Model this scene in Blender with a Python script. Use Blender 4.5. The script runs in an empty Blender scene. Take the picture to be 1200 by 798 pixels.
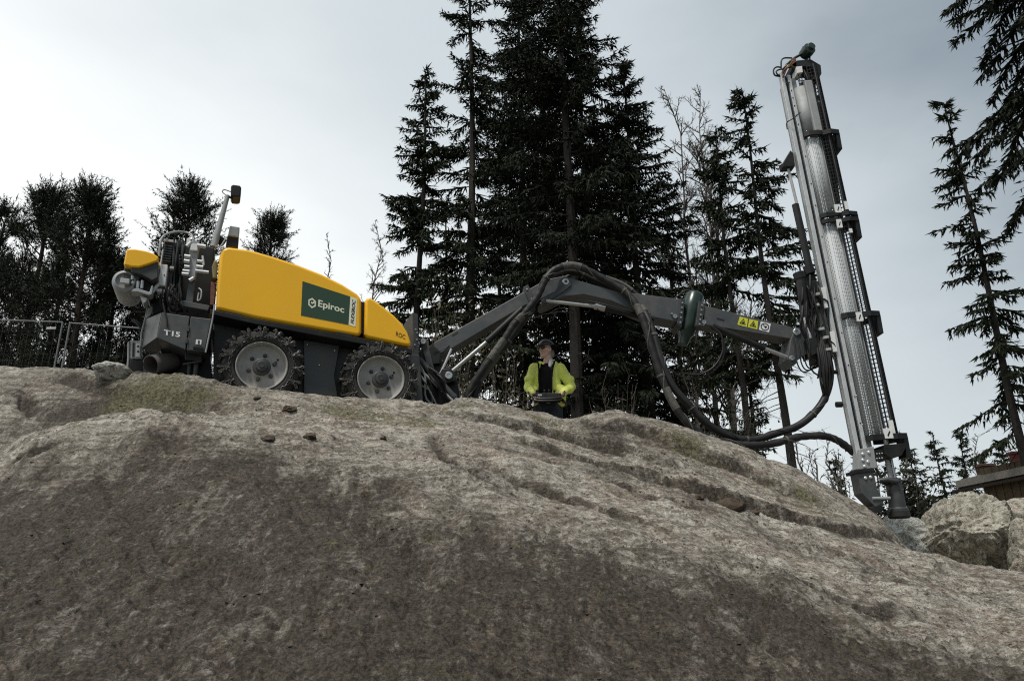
import bpy, math, random
import numpy as np
from mathutils import Vector
V = Vector
R = math.radians
S = bpy.context.scene
COL = S.collection

# ---------------------------------------------------------------- camera
FPX, PITCH, ROLL = 850.0, R(18.1), R(1.03)      # focal length in photo pixels (1200 wide)
CAM = V((0, 0, 1.6))
_f = V((0, math.cos(PITCH), math.sin(PITCH)))
_r0, _u0 = V((1, 0, 0)), V((0, -math.sin(PITCH), math.cos(PITCH)))
_r = _r0 * math.cos(ROLL) - _u0 * math.sin(ROLL)
_u = _u0 * math.cos(ROLL) + _r0 * math.sin(ROLL)
cd = bpy.data.cameras.new('camera'); co = bpy.data.objects.new('camera', cd); COL.objects.link(co)
cd.sensor_width = 36; cd.lens = 36 * FPX / 1200; cd.clip_start = .05; cd.clip_end = 3000
from mathutils import Matrix
m3 = Matrix((_r, _u, -_f)).transposed().to_4x4(); m3.translation = CAM
co.matrix_world = m3
S.camera = co

# ---------------------------------------------------------------- sky, sun, exposure
SUN_AZ, SUN_EL = R(-152), R(66)                  # azimuth clockwise from +Y
W = bpy.data.worlds.new('World'); S.world = W; W.use_nodes = True
nt = W.node_tree; nt.nodes.clear()
def wn(t, **k):
    n = nt.nodes.new(t)
    for a, b in k.items(): setattr(n, a, b)
    return n
out = wn('ShaderNodeOutputWorld'); bg = wn('ShaderNodeBackground'); bg.inputs[1].default_value = .1
sky = wn('ShaderNodeTexSky', sky_type='NISHITA', sun_disc=False)
sky.sun_elevation = SUN_EL; sky.sun_rotation = SUN_AZ; sky.air_density = 1.5; sky.dust_density = 4.0
tc = wn('ShaderNodeTexCoord')
# overcast: a thin bright place low in front on the left, thicker grey cloud away from it
gl = V((-.80, .35, .30)).normalized() * .5 + V((0, 0, -.6))
dp = wn('ShaderNodeVectorMath', operation='DOT_PRODUCT'); dp.inputs[1].default_value = gl
nt.links.new(tc.outputs['Generated'], dp.inputs[0])
mp = wn('ShaderNodeMapping'); mp.inputs['Scale'].default_value = (1.0, 1.0, 2.2)
nt.links.new(tc.outputs['Generated'], mp.inputs[0])
nz = wn('ShaderNodeTexNoise'); nz.inputs['Scale'].default_value = 2.6; nz.inputs['Detail'].default_value = 6; nz.inputs['Roughness'].default_value = .5
nt.links.new(mp.outputs[0], nz.inputs[0])
ma = wn('ShaderNodeMath', operation='MULTIPLY_ADD'); ma.inputs[1].default_value = .22; ma.inputs[2].default_value = .6 - .11
nt.links.new(nz.outputs[0], ma.inputs[0])
ad = wn('ShaderNodeMath', operation='ADD'); nt.links.new(dp.outputs['Value'], ad.inputs[0]); nt.links.new(ma.outputs[0], ad.inputs[1])
rp = wn('ShaderNodeValToRGB'); nt.links.new(ad.outputs[0], rp.inputs[0])
cr = rp.color_ramp; cr.interpolation = 'EASE'
cr.elements[0].position = .20; cr.elements[0].color = (.225, .27, .31, 1)
cr.elements[1].position = .80; cr.elements[1].color = (.93, .95, .94, 1)
e = cr.elements.new(.46); e.color = (.56, .615, .64, 1)
sc = wn('ShaderNodeVectorMath', operation='SCALE'); sc.inputs['Scale'].default_value = 5.6
nt.links.new(rp.outputs[0], sc.inputs[0])
mx = wn('ShaderNodeMix', data_type='RGBA'); mx.inputs[0].default_value = .95
nt.links.new(sky.outputs[0], mx.inputs[6]); nt.links.new(sc.outputs[0], mx.inputs[7])
nt.links.new(mx.outputs[2], bg.inputs[0]); nt.links.new(bg.outputs[0], out.inputs[0])
sd = bpy.data.lights.new('sun', 'SUN'); so = bpy.data.objects.new('sun', sd); COL.objects.link(so)
sd.energy = 1.5; sd.angle = R(11); sd.color = (1, .96, .90)
sdir = V((math.sin(SUN_AZ) * math.cos(SUN_EL), math.cos(SUN_AZ) * math.cos(SUN_EL), math.sin(SUN_EL)))
so.rotation_euler = sdir.to_track_quat('Z', 'Y').to_euler()
so.location = sdir * 60
S.view_settings.view_transform = 'Standard'; S.view_settings.look = 'None'
S.view_settings.exposure = 1.05; S.view_settings.gamma = 1.0
S.render.engine = 'CYCLES'; S.cycles.use_denoising = False; S.cycles.filter_width = 1.15; S.cycles.sample_clamp_indirect = 4.0; S.cycles.use_adaptive_sampling = False
S.cycles.max_bounces = 6; S.cycles.transparent_max_bounces = 12

# ---------------------------------------------------------------- helpers
def ray(px, py): return _f + _r * ((px - 600) / FPX) - _u * ((py - 399) / FPX)
def UY(px, py, Y):
    d = ray(px, py); return CAM + d * (Y / d.y)
def UP(px, py, p0, n):
    d = ray(px, py); return CAM + d * ((p0 - CAM).dot(n) / d.dot(n))
def proj(P):
    d = V(P) - CAM; w = d.dot(_f); return 600 + FPX * d.dot(_r) / w, 399 - FPX * d.dot(_u) / w

def tag(o, label=None, cat=None, group=None, kind=None):
    for k, v in (('label', label), ('category', cat), ('group', group), ('kind', kind)):
        if v: o[k] = v
    return o
def empty(name, loc, label=None, cat=None, group=None):
    o = bpy.data.objects.new(name, None); COL.objects.link(o); o.location = loc
    o.empty_display_size = .2
    return tag(o, label, cat, group)
def origin_of(o):
    p = V((0, 0, 0))
    while o is not None: p = p + o.location; o = o.parent
    return p
def link(name, me, mat=None, parent=None, loc=None):
    o = bpy.data.objects.new(name, me); COL.objects.link(o)
    if mat is not None: me.materials.append(mat)
    if parent is not None: o.parent = parent
    if loc is not None: o.location = loc
    return o

class MB:
    """collects geometry in world coordinates; build() links it as one mesh object"""
    def __init__(s): s.v = []; s.f = []
    def add(s, vs, fs):
        k = len(s.v); s.v += [V(p) for p in vs]; s.f += [tuple(i + k for i in f) for f in fs]; return s
    def prism(s, poly, off):
        n = len(poly); off = V(off)
        s.add([V(p) for p in poly] + [V(p) + off for p in poly],
              [tuple(range(n))] + [tuple(range(2 * n - 1, n - 1, -1))] + [(i, i + n, (i + 1) % n + n, (i + 1) % n) for i in range(n)])
        return s
    def box(s, c, ax, ay, az):
        c, ax, ay, az = V(c), V(ax), V(ay), V(az)
        return s.prism([c - ax - ay - az, c + ax - ay - az, c + ax - ay + az, c - ax - ay + az], ay * 2)
    def tube(s, pts, r, n=8, caps=True, closed=False):
        pts = [V(p) for p in pts]; m = len(pts)
        rs = r if isinstance(r, (list, tuple)) else [r] * m
        t0 = (pts[1] - pts[0]).normalized()
        nrm = t0.orthogonal().normalized(); vs = []
        for i in range(m):
            if closed: t = (pts[(i + 1) % m] - pts[i - 1])
            else: t = pts[min(i + 1, m - 1)] - pts[max(i - 1, 0)]
            t.normalize(); nrm = (nrm - t * nrm.dot(t))
            if nrm.length < 1e-6: nrm = t.orthogonal()
            nrm.normalize(); b = t.cross(nrm)
            for k in range(n):
                a = 2 * math.pi * k / n; vs.append(pts[i] + (nrm * math.cos(a) + b * math.sin(a)) * rs[i])
        fs = []
        for i in range(m if closed else m - 1):
            j = (i + 1) % m
            for k in range(n): fs.append((i * n + k, i * n + (k + 1) % n, j * n + (k + 1) % n, j * n + k))
        if caps and not closed:
            fs.append(tuple(range(n - 1, -1, -1))); fs.append(tuple((m - 1) * n + k for k in range(n)))
        return s.add(vs, fs)
    def lathe(s, o, ax, prof, n=24, ref=None, cap=True):
        o, ax = V(o), V(ax).normalized(); e1 = (V(ref) - ax * V(ref).dot(ax)).normalized() if ref is not None else ax.orthogonal().normalized(); e2 = ax.cross(e1)
        vs = []
        for (r, h) in prof:
            for k in range(n):
                a = 2 * math.pi * k / n; vs.append(o + ax * h + (e1 * math.cos(a) + e2 * math.sin(a)) * r)
        fs = []
        for i in range(len(prof) - 1):
            for k in range(n): fs.append((i * n + k, i * n + (k + 1) % n, (i + 1) * n + (k + 1) % n, (i + 1) * n + k))
        if cap and prof[0][0] > 1e-5: fs.append(tuple(range(n - 1, -1, -1)))
        if cap and prof[-1][0] > 1e-5: fs.append(tuple((len(prof) - 1) * n + k for k in range(n)))
        return s.add(vs, fs)
    def mesh(s, name, o=V((0, 0, 0)), smooth=True):
        me = bpy.data.meshes.new(name)
        me.from_pydata([tuple(p - o) for p in s.v], [], s.f); me.update()
        import bmesh
        bm = bmesh.new(); bm.from_mesh(me); bmesh.ops.recalc_face_normals(bm, faces=bm.faces); bm.to_mesh(me); bm.free()
        if smooth:
            me.shade_smooth(); me.set_sharp_from_angle(angle=R(38))
        return me
    def build(s, name, mat, parent=None, smooth=True, bevel=0, seg=2, base=None):
        if parent is not None:
            ob = link(name, s.mesh(name, origin_of(parent), smooth), mat, parent)
        else:
            b = V(base) if base is not None else V((0, 0, 0))
            ob = link(name, s.mesh(name, b, smooth), mat, None, b)
        if bevel:
            md = ob.modifiers.new('Bevel', 'BEVEL'); md.width = bevel; md.segments = seg; md.limit_method = 'ANGLE'; md.angle_limit = R(35); md.harden_normals = True
        return ob

def spline(pts, n=8):
    """Catmull-Rom through points"""
    pts = [V(p) for p in pts]; P = [pts[0] * 2 - pts[1]] + pts + [pts[-1] * 2 - pts[-2]]; outp = []
    for i in range(1, len(P) - 2):
        for k in range(n):
            t = k / n; a, b, c, d = P[i - 1], P[i], P[i + 1], P[i + 2]
            outp.append(.5 * ((2 * b) + (c - a) * t + (2 * a - 5 * b + 4 * c - d) * t * t + (3 * b - a - 3 * c + d) * t ** 3))
    outp.append(pts[-1]); return outp

# fast mesh from numpy quads
def np_mesh(name, verts, quads, smooth=False):
    me = bpy.data.meshes.new(name); n = len(verts); q = len(quads); k = quads.shape[1]
    me.vertices.add(n); me.vertices.foreach_set('co', np.ascontiguousarray(verts, dtype=np.float32).ravel())
    me.loops.add(q * k); me.loops.foreach_set('vertex_index', np.ascontiguousarray(quads, dtype=np.int32).ravel())
    me.polygons.add(q); me.polygons.foreach_set('loop_start', np.arange(0, q * k, k, dtype=np.int32))
    try: me.polygons.foreach_set('loop_total', np.full(q, k, dtype=np.int32))
    except Exception: pass
    me.polygons.foreach_set('use_smooth', np.full(q, smooth, dtype=bool))
    me.update(calc_edges=True); me.validate(); return me

# gradient noise
def _h(ix, iy, seed):
    h = (ix.astype(np.int64) * 374761393 + iy.astype(np.int64) * 668265263 + seed * 2246822519) & 0xffffffff
    h = ((h ^ (h >> 13)) * 1274126177) & 0xffffffff
    return ((h ^ (h >> 16)) & 0xffff) / 65535.0 * 2 * np.pi
def perlin(x, y, seed=0):
    ix, iy = np.floor(x), np.floor(y); fx, fy = x - ix, y - iy
    u, v = fx * fx * fx * (fx * (fx * 6 - 15) + 10), fy * fy * fy * (fy * (fy * 6 - 15) + 10)
    def g(dx, dy):
        a = _h(ix + dx, iy + dy, seed); return np.cos(a) * (fx - dx) + np.sin(a) * (fy - dy)
    return ((g(0, 0) * (1 - u) + g(1, 0) * u) * (1 - v) + (g(0, 1) * (1 - u) + g(1, 1) * u) * v) * 1.5
def fbm(x, y, o=4, seed=0, gain=.5):
    a, t = 1.0, 0
    for i in range(o): t = t + a * perlin(x, y, seed + i * 17); x, y, a = x * 2.03 + 5.1, y * 2.03 + 1.7, a * gain
    return t

# ---------------------------------------------------------------- materials
def mat(name, col, rough=.5, metal=0.0, var=.25, scale=6.0, bump=0.0, bscale=60.0, col2=None, dust=0.0, coat=0.0, spec=.5):
    m = bpy.data.materials.new(name); m.use_nodes = True; t = m.node_tree; b = t.nodes['Principled BSDF']
    b.inputs['Roughness'].default_value = rough; b.inputs['Metallic'].default_value = metal
    b.inputs['Specular IOR Level'].default_value = spec
    if coat: b.inputs['Coat Weight'].default_value = coat; b.inputs['Coat Roughness'].default_value = .12
    c = t.nodes.new('ShaderNodeTexCoord'); n = t.nodes.new('ShaderNodeTexNoise')
    n.inputs['Scale'].default_value = scale; n.inputs['Detail'].default_value = 7; n.inputs['Roughness'].default_value = .62
    t.links.new(c.outputs['Object'], n.inputs[0])
    r = t.nodes.new('ShaderNodeValToRGB'); t.links.new(n.outputs[0], r.inputs[0])
    lo = col2 if col2 else tuple(x * (1 - var) for x in col)
    r.color_ramp.elements[0].position = .34; r.color_ramp.elements[0].color = (*lo, 1)
    r.color_ramp.elements[1].position = .66; r.color_ramp.elements[1].color = (*col, 1)
    last = r.outputs[0]
    if dust:
        n2 = t.nodes.new('ShaderNodeTexNoise'); n2.inputs['Scale'].default_value = 3.0; n2.inputs['Detail'].default_value = 5; n2.inputs['Roughness'].default_value = .7
        t.links.new(c.outputs['Object'], n2.inputs[0])
        q = t.nodes.new('ShaderNodeMapRange'); q.inputs[1].default_value = .46; q.inputs[2].default_value = .72; q.inputs[4].default_value = dust
        t.links.new(n2.outputs[0], q.inputs[0])
        x = t.nodes.new('ShaderNodeMix'); x.data_type = 'RGBA'; t.links.new(q.outputs[0], x.inputs[0]); t.links.new(last, x.inputs[6]); x.inputs[7].default_value = (.20, .18, .14, 1)
        last = x.outputs[2]
        ra = t.nodes.new('ShaderNodeMath'); ra.operation = 'ADD'; ra.inputs[1].default_value = rough; t.links.new(q.outputs[0], ra.inputs[0]); t.links.new(ra.outputs[0], b.inputs['Roughness'])
    t.links.new(last, b.inputs['Base Color'])
    if bump:
        n3 = t.nodes.new('ShaderNodeTexNoise'); n3.inputs['Scale'].default_value = bscale; n3.inputs['Detail'].default_value = 6
        t.links.new(c.outputs['Object'], n3.inputs[0]); bp = t.nodes.new('ShaderNodeBump'); bp.inputs['Strength'].default_value = bump; bp.inputs['Distance'].default_value = .02
        t.links.new(n3.outputs[0], bp.inputs['Height']); t.links.new(bp.outputs[0], b.inputs['Normal'])
    return m

M = {}
M['yellow'] = mat('yellow_paint', (.95, .50, .004), .34, var=.04, scale=2, dust=.05, coat=.22)
M['grey'] = mat('grey_paint', (.062, .068, .071), .42, var=.15, scale=4, dust=.25)
M['darkgrey'] = mat('dark_grey_paint', (.034, .038, .04), .48, var=.25, scale=5, dust=.25)
M['black'] = mat('black_paint', (.012, .013, .013), .45, var=.3, scale=9, dust=.08, spec=.3)
M['greenblack'] = mat('green_black_paint', (.014, .034, .026), .28, var=.3, scale=6, dust=.06)
M['rubber'] = mat('black_rubber', (.016, .016, .015), .75, var=.3, scale=18, bump=.3, dust=.35)
M['hose'] = mat('hose_rubber', (.014, .014, .014), .5, var=.35, scale=14, dust=.10, spec=.35)
M['sleeve'] = mat('worn_hose_sleeve', (.12, .115, .10), .8, var=.5, scale=25, bump=.3)
M['steel'] = mat('bare_steel', (.55, .56, .55), .32, metal=.9, var=.25, scale=14)
M['alu'] = mat('aluminium', (.66, .68, .68), .42, metal=.45, var=.2, scale=5, dust=.2)
M['alugrey'] = mat('dull_aluminium', (.34, .355, .355), .62, metal=.15, var=.2, scale=5, dust=.2)
M['rimgrey'] = mat('rim_grey_paint', (.40, .39, .37), .5, var=.25, scale=7, dust=.5)
M['chain'] = mat('chain_steel', (.13, .125, .115), .5, metal=.5, var=.4, scale=30)
M['lightgrey'] = mat('light_grey_paint', (.44, .45, .44), .5, var=.15, scale=8, dust=.3)
M['white'] = mat('white_paint', (.78, .79, .77), .45, var=.1, scale=6, dust=.15)
M['sign'] = mat('dark_green_film', (.028, .065, .034), .35, var=.06, scale=3)
M['cream'] = mat('cream_film', (.80, .80, .62), .45, var=.06)
M['letter_black'] = mat('black_print', (.012, .012, .012), .5, var=.1)
M['letter_brown'] = mat('brown_print', (.12, .05, .008), .5, var=.1)
M['letter_white'] = mat('white_print', (.80, .81, .80), .5, var=.05)
M['warnyellow'] = mat('warning_yellow_film', (.62, .62, .04), .45, var=.08)
M['redhose'] = mat('rusty_red_hose', (.17, .06, .035), .6, var=.4, scale=20)
M['glass'] = mat('lamp_glass', (.16, .17, .17), .12, var=.2)
M['brass'] = mat('dull_brass', (.25, .20, .09), .5, metal=.6, var=.3)
M['bark'] = mat('spruce_bark', (.040, .034, .028), .9, var=.45, scale=9, bump=.8, bscale=22)
M['pinebark'] = mat('pine_bark', (.055, .038, .028), .9, var=.45, scale=9, bump=.8, bscale=22)
M['birchbark'] = mat('grey_birch_bark', (.22, .205, .19), .85, var=.5, scale=7)
M['twig'] = mat('bare_twigs', (.085, .07, .058), .9, var=.3, scale=8)
M['spruce'] = mat('spruce_needles', (.026, .036, .016), .8, var=.45, scale=1.3, col2=(.011, .017, .008), spec=.25)
M['spruce2'] = mat('spruce_needles_dark', (.020, .027, .013), .8, var=.45, scale=1.3, col2=(.009, .013, .007), spec=.25)
M['pine'] = mat('pine_needles', (.024, .031, .017), .8, var=.45, scale=1.6, col2=(.010, .015, .009), spec=.25)
M['leaf'] = mat('dry_leaves', (.15, .145, .075), .7, var=.4, scale=5)

# ---------------------------------------------------------------- rock hill (height field)
def pchip_slopes(x, y):
    h = np.diff(x, axis=0); d = np.diff(y, axis=0) / h; m = np.zeros_like(y)
    w1, w2 = 2 * h[1:] + h[:-1], h[1:] + 2 * h[:-1]
    with np.errstate(divide='ignore', invalid='ignore'):
        hm = (w1 + w2) / (w1 / d[:-1] + w2 / d[1:])
    m[1:-1] = np.where(d[:-1] * d[1:] > 0, hm, 0); m[0] = d[0]; m[-1] = d[-1]
    return m
def herm(x0, x1, y0, y1, m0, m1, x):
    h = x1 - x0; t = np.clip((x - x0) / h, 0, 1)
    return (1 + 2 * t) * (1 - t) ** 2 * y0 + t * (1 - t) ** 2 * h * m0 + t * t * (3 - 2 * t) * y1 + t * t * (t - 1) * h * m1
def pchip(xk, yk, x):
    xk, yk = np.asarray(xk, float), np.asarray(yk, float); m = pchip_slopes(xk, yk)
    i = np.clip(np.searchsorted(xk, x) - 1, 0, len(xk) - 2)
    return herm(xk[i], xk[i + 1], yk[i], yk[i + 1], m[i], m[i + 1], x)

ROWS = []
def prow(pts):      # each: (px, py, Y) as seen in the photograph, at a real distance
    a = []
    for px, py, Y in pts:
        p = UY(px, py, Y); a.append((p.x / p.y, p.y, p.z))
    a.sort(); ROWS.append(np.array(a).T)
def zrow(Y, pts):   # (u, z)
    ROWS.append(np.array([(u, Y, z) for u, z in pts]).T)
zrow(.6, [(-1.6, -.3), (0, -.3), (1.6, -.3)])
zrow(2.2, [(-1.6, -.05), (-.6, 0.0), (0, 0.0), (.6, -.05), (1.6, -.1)])
prow([(-300, 798, 3.6), (0, 798, 3.6), (400, 798, 3.6), (800, 798, 3.9), (1200, 798, 4.3), (1500, 798, 4.4)])
prow([(-300, 680, 4.5), (0, 672, 4.5), (300, 652, 4.6), (550, 646, 4.7), (800, 662, 5.0), (1000, 692, 5.3), (1200, 728, 5.6), (1500, 740, 5.7)])
prow([(-300, 600, 5.3), (0, 588, 5.3), (150, 565, 5.4), (300, 560, 5.5), (550, 572, 5.6), (690, 592, 5.8), (800, 612, 6.0), (900, 637, 6.2), (1000, 660, 6.4), (1200, 698, 6.6), (1500, 710, 6.7)])
prow([(-300, 560, 6.1), (-100, 550, 6.1), (0, 533, 6.1), (40, 511, 6.2), (90, 496, 6.3), (150, 489, 6.4), (230, 490, 6.4), (300, 494, 6.4), (450, 512, 6.5), (550, 524, 6.6), (690, 550, 6.8), (800, 573, 7.0), (900, 598, 7.2), (1000, 624, 7.4), (1090, 653, 7.5), (1200, 671, 7.6), (1500, 690, 7.7)])
prow([(-300, 545, 6.7), (0, 540, 6.7), (90, 522, 6.9), (150, 518, 6.95), (230, 512, 7.0), (300, 497, 7.05), (450, 496, 7.3), (550, 500, 7.6), (690, 541, 7.5), (800, 561, 7.6), (900, 588, 7.8), (1000, 618, 8.0), (1050, 640, 8.2), (1100, 664, 8.4), (1200, 681, 8.6), (1500, 700, 8.6)])
prow([(-300, 425, 8.7), (0, 431, 8.6), (60, 432, 8.5), (110, 437, 8.4), (150, 438, 8.3), (200, 442, 8.1), (250, 448, 7.9), (300, 456, 7.9), (350, 461, 8.0), (390, 466, 8.2), (440, 469, 8.5), (490, 474, 8.9), (517, 479, 9.0), (540, 470, 9.0), (570, 474, 9.1), (620, 483, 9.2), (665, 493, 9.2), (690, 489, 9.3), (717, 484, 9.3), (760, 493, 9.4), (800, 504, 9.4), (850, 520, 9.5), (900, 539, 9.5), (950, 561, 9.6), (1000, 590, 9.7), (1025, 604, 9.7), (1060, 640, 9.7), (1100, 664, 9.8), (1200, 680, 9.8), (1500, 705, 9.8)])
prow([(-300, 455, 10.4), (0, 450, 10.1), (150, 462, 9.5), (300, 481, 8.7), (450, 497, 9.4), (540, 508, 10.1), (640, 568, 10.4), (700, 560, 10.4), (800, 550, 10.4), (900, 580, 10.5), (1000, 620, 10.6), (1060, 645, 10.9), (1100, 664, 10.9), (1200, 676, 10.9), (1500, 700, 10.9)])
zrow(14.5, [(-1.6, 3.0), (-.6, 2.9), (-.2, 2.4), (.05, 2.0), (.3, 1.5), (.6, .9), (1.6, .6)])
zrow(21.0, [(-1.6, 2.4), (-.6, 2.2), (-.1, 1.5), (.3, 1.0), (.6, .5), (1.6, .3)])
zrow(36.0, [(-1.6, -.6), (0, -.6), (1.6, -.6)])

def terrain0(x, y):
    x, y = np.asarray(x, float), np.asarray(y, float); sh = x.shape; x, y = x.ravel(), y.ravel()
    u = np.clip(x / y, -1.55, 1.55)
    Yk = np.array([pchip(r[0], r[1], np.clip(u, r[0][0], r[0][-1])) for r in ROWS])
    Zk = np.array([pchip(r[0], r[2], np.clip(u, r[0][0], r[0][-1])) for r in ROWS])
    m = pchip_slopes(Yk, Zk); n = np.arange(len(u))
    i = np.clip((y[None, :] >= Yk).sum(0) - 1, 0, len(ROWS) - 2)
    z = herm(Yk[i, n], Yk[i + 1, n], Zk[i, n], Zk[i + 1, n], m[i, n], m[i + 1, n], y)
    e = np.clip((np.abs(u) - 1.0) / .5, 0, 1); e = e * e * (3 - 2 * e)
    return (z * (1 - e) + -.4 * e).reshape(sh)
def hit(px, py, tf=None, ymin=2.5, ymax=12):
    """where the view ray of a photo point meets the rock"""
    tf = tf or terrain0
    d = ray(px, py); ys = np.linspace(ymin, ymax, 900); xs = CAM.x + d.x / d.y * ys; zs = CAM.z + d.z / d.y * ys
    g = tf(xs, ys) - zs; k = np.argmax(g > 0)
    if not (g > 0).any(): k = np.argmax(g)
    return V((xs[k], ys[k], zs[k]))

LEDGE = [hit(*p) for p in ((600, 512), (640, 527), (690, 545), (745, 558), (800, 571), (860, 588), (930, 605), (1000, 624), (1060, 640))]
LEDGES = [[hit(*p) for p in c] for c in (((515, 484), (560, 492), (610, 503), (670, 515), (730, 530), (780, 546)), ((672, 498), (705, 505), (760, 514), (815, 532), (870, 553), (930, 580), (985, 604)),
    ((560, 540), (600, 560), (650, 578), (720, 604), (800, 636)), ((840, 640), (920, 668), (1000, 700), (1080, 716)), ((60, 446), (100, 456), (150, 464), (205, 468), (250, 462)))]
def polydist(x, y, pl):
    best = np.full(x.shape, 1e9); side = np.zeros(x.shape); tt = np.zeros(x.shape)
    for k in range(len(pl) - 1):
        a, b = pl[k], pl[k + 1]; dx, dy = b.x - a.x, b.y - a.y; L2 = dx * dx + dy * dy
        t = np.clip(((x - a.x) * dx + (y - a.y) * dy) / L2, 0, 1); qx, qy = x - a.x - t * dx, y - a.y - t * dy
        d = np.hypot(qx, qy); sd = np.sign(dx * qy - dy * qx); w = d < best
        best = np.where(w, d, best); side = np.where(w, sd, side); tt = np.where(w, (k + t) / (len(pl) - 1), tt)
    return best * side, tt
def sst(a, b, x):
    t = np.clip((x - a) / (b - a), 0, 1); return t * t * (3 - 2 * t)
CRACKS = [[hit(*p) for p in c] for c in (
    ((22, 462), (34, 474), (44, 486)), ((70, 443), (95, 446), (120, 449)), ((506, 512), (514, 528), (530, 542), (556, 556), (590, 572)),
    ((560, 520), (600, 528), (650, 540)), ((20, 540), (45, 528), (70, 520)), ((230, 470), (215, 478), (190, 484)),
    ((960, 655), (1010, 668), (1060, 690)), ((400, 600), (470, 640), (520, 690)), ((700, 560), (760, 585), (830, 606)))]
def ROUGH(x, y): return np.clip(sst(-.05, .6, fbm(x * .8 + 3, y * .8, 3, 61)) + .55 * (1 - sst(4.4, 5.6, y)), 0, 1)
def terrain(x, y, fine=True):
    x, y = np.asarray(x, float), np.asarray(y, float)
    z = terrain0(x, y)
    w = sst(1.9, 3.0, y)
    far = 1 - sst(9.2, 11.5, y) * .6
    # strike of the rock grain: down to the right, toward the viewer
    ca, sa = math.cos(R(-38)), math.sin(R(-38)); s, t = x * ca + y * sa, -x * sa + y * ca
    wob = fbm(x * .7, y * .7, 3, 5) * .5
    crest = 1 - .75 * sst(6.6, 7.8, y)
    z = z + w * far * crest * (.055 * fbm(x * .55, y * .55, 3, 3) + .05 * fbm(s * .5 + wob, t * 2.3, 3, 11))
    d, tt = polydist(x + .05 * fbm(x * 3, y * 3, 2, 9), y + .05 * fbm(x * 3 + 9, y * 3, 2, 8), LEDGE)
    k = np.sin(np.clip(tt, 0, 1) * np.pi) ** .4
    z = z + k * (.085 * sst(-.006, .014, d) * (1 - sst(.10, .55, d)) - .07 * sst(-.30, -.0, d) * (1 - sst(-.008, .010, d)))
    for lc, amp in zip(LEDGES, (.07, .09, .035, .03, .06)):
        dl, tl_ = polydist(x + .06 * fbm(x * 2.5, y * 2.5, 3, 19), y + .06 * fbm(x * 2.5 + 9, y * 2.5, 3, 18), lc); kl = np.sin(np.clip(tl_, 0, 1) * np.pi) ** .6
        z = z + kl * amp * (sst(-.006, .016, dl) * (1 - sst(.10, .5, dl)) - .7 * sst(-.25, 0, dl) * (1 - sst(-.008, .010, dl)))
    for c in CRACKS:
        dd, ct = polydist(x + .04 * fbm(x * 5, y * 5, 2, 21), y + .04 * fbm(x * 5, y * 5 + 7, 2, 22), c)
        z = z - .11 * np.exp(-(dd / .055) ** 2) * np.sin(np.clip(ct, .02, .98) * np.pi) ** .5
    # upper shelf joints parallel to the long ledge
    for off, amp in ((.42, .06), (.85, .055), (1.25, .05), (-.75, .035)):
        dq = d - off + .10 * fbm(x * 1.6, y * 1.6, 3, 15 + int(off * 10)); kk = k * np.clip(fbm(x * .8, y * .8, 2, 77) * 1.6 + .6, 0, 1)
        z = z + kk * amp * (sst(-.006, .014, dq) * (1 - sst(.08, .4, dq)) - .6 * np.exp(-((dq + .02) / .03) ** 2))
    if fine:
        rid = 1 - np.abs(fbm(s * 1.1 + wob * 2, t * 6, 4, 31))
        z = z + w * (.034 * (rid - .7) + .016 * fbm(x * 3.2, y * 3.2, 4, 41, .55))
        # thin foliation plates: stepped along the grain
        pl = (t * 5.2 + 1.4 * fbm(s * .8, t * 1.5, 3, 37)); fr_ = pl - np.floor(pl); msk = np.clip(fbm(x * .7 + 8, y * .7, 2, 39) * 1.3 + .35, 0, 1)
        z = z + w * msk * .020 * (fr_ - sst(.82, 1.0, fr_))
        rough = ROUGH(x, y)
        z = z + w * (.008 + .009 * rough) * np.abs(fbm(s * 5, t * 13, 4, 51, .6)) + w * (.002 + .005 * rough) * fbm(x * 15, y * 15, 3, 71, .62)
        pit = fbm(x * 9, y * 9, 3, 81); z = z - w * .022 * (.3 + rough) * sst(.36, .6, pit)
        tuft = fbm(x * 13 + 4, y * 13, 3, 83); z = z + w * .013 * sst(.36, .62, tuft) * rough
    return z
def tz(x, y): return float(terrain(np.array([x]), np.array([y]))[0])
def land(px, py): return hit(px, py, lambda a, b: terrain(a, b))

ug = np.concatenate([np.linspace(-1.5, -.9, 36, endpoint=False), np.linspace(-.9, .9, 620), np.linspace(.9, 1.5, 37)[1:]])
yg = np.concatenate([np.linspace(.8, 3.0, 50, endpoint=False), 3.0 * np.exp(np.linspace(0, math.log(10.6 / 3.0), 430)), np.linspace(10.6, 35, 70)[1:]])
UU, YY = np.meshgrid(ug, yg); XX = UU * YY
ZZ = terrain(XX, YY)
vt = np.stack([XX, YY, ZZ], -1).reshape(-1, 3)
nu, ny = len(ug), len(yg)
idx = np.arange(nu * ny).reshape(ny, nu)
qd = np.stack([idx[:-1, :-1], idx[:-1, 1:], idx[1:, 1:], idx[1:, :-1]], -1).reshape(-1, 4)
me = np_mesh('rock_hill', vt, qd, True)
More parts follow.
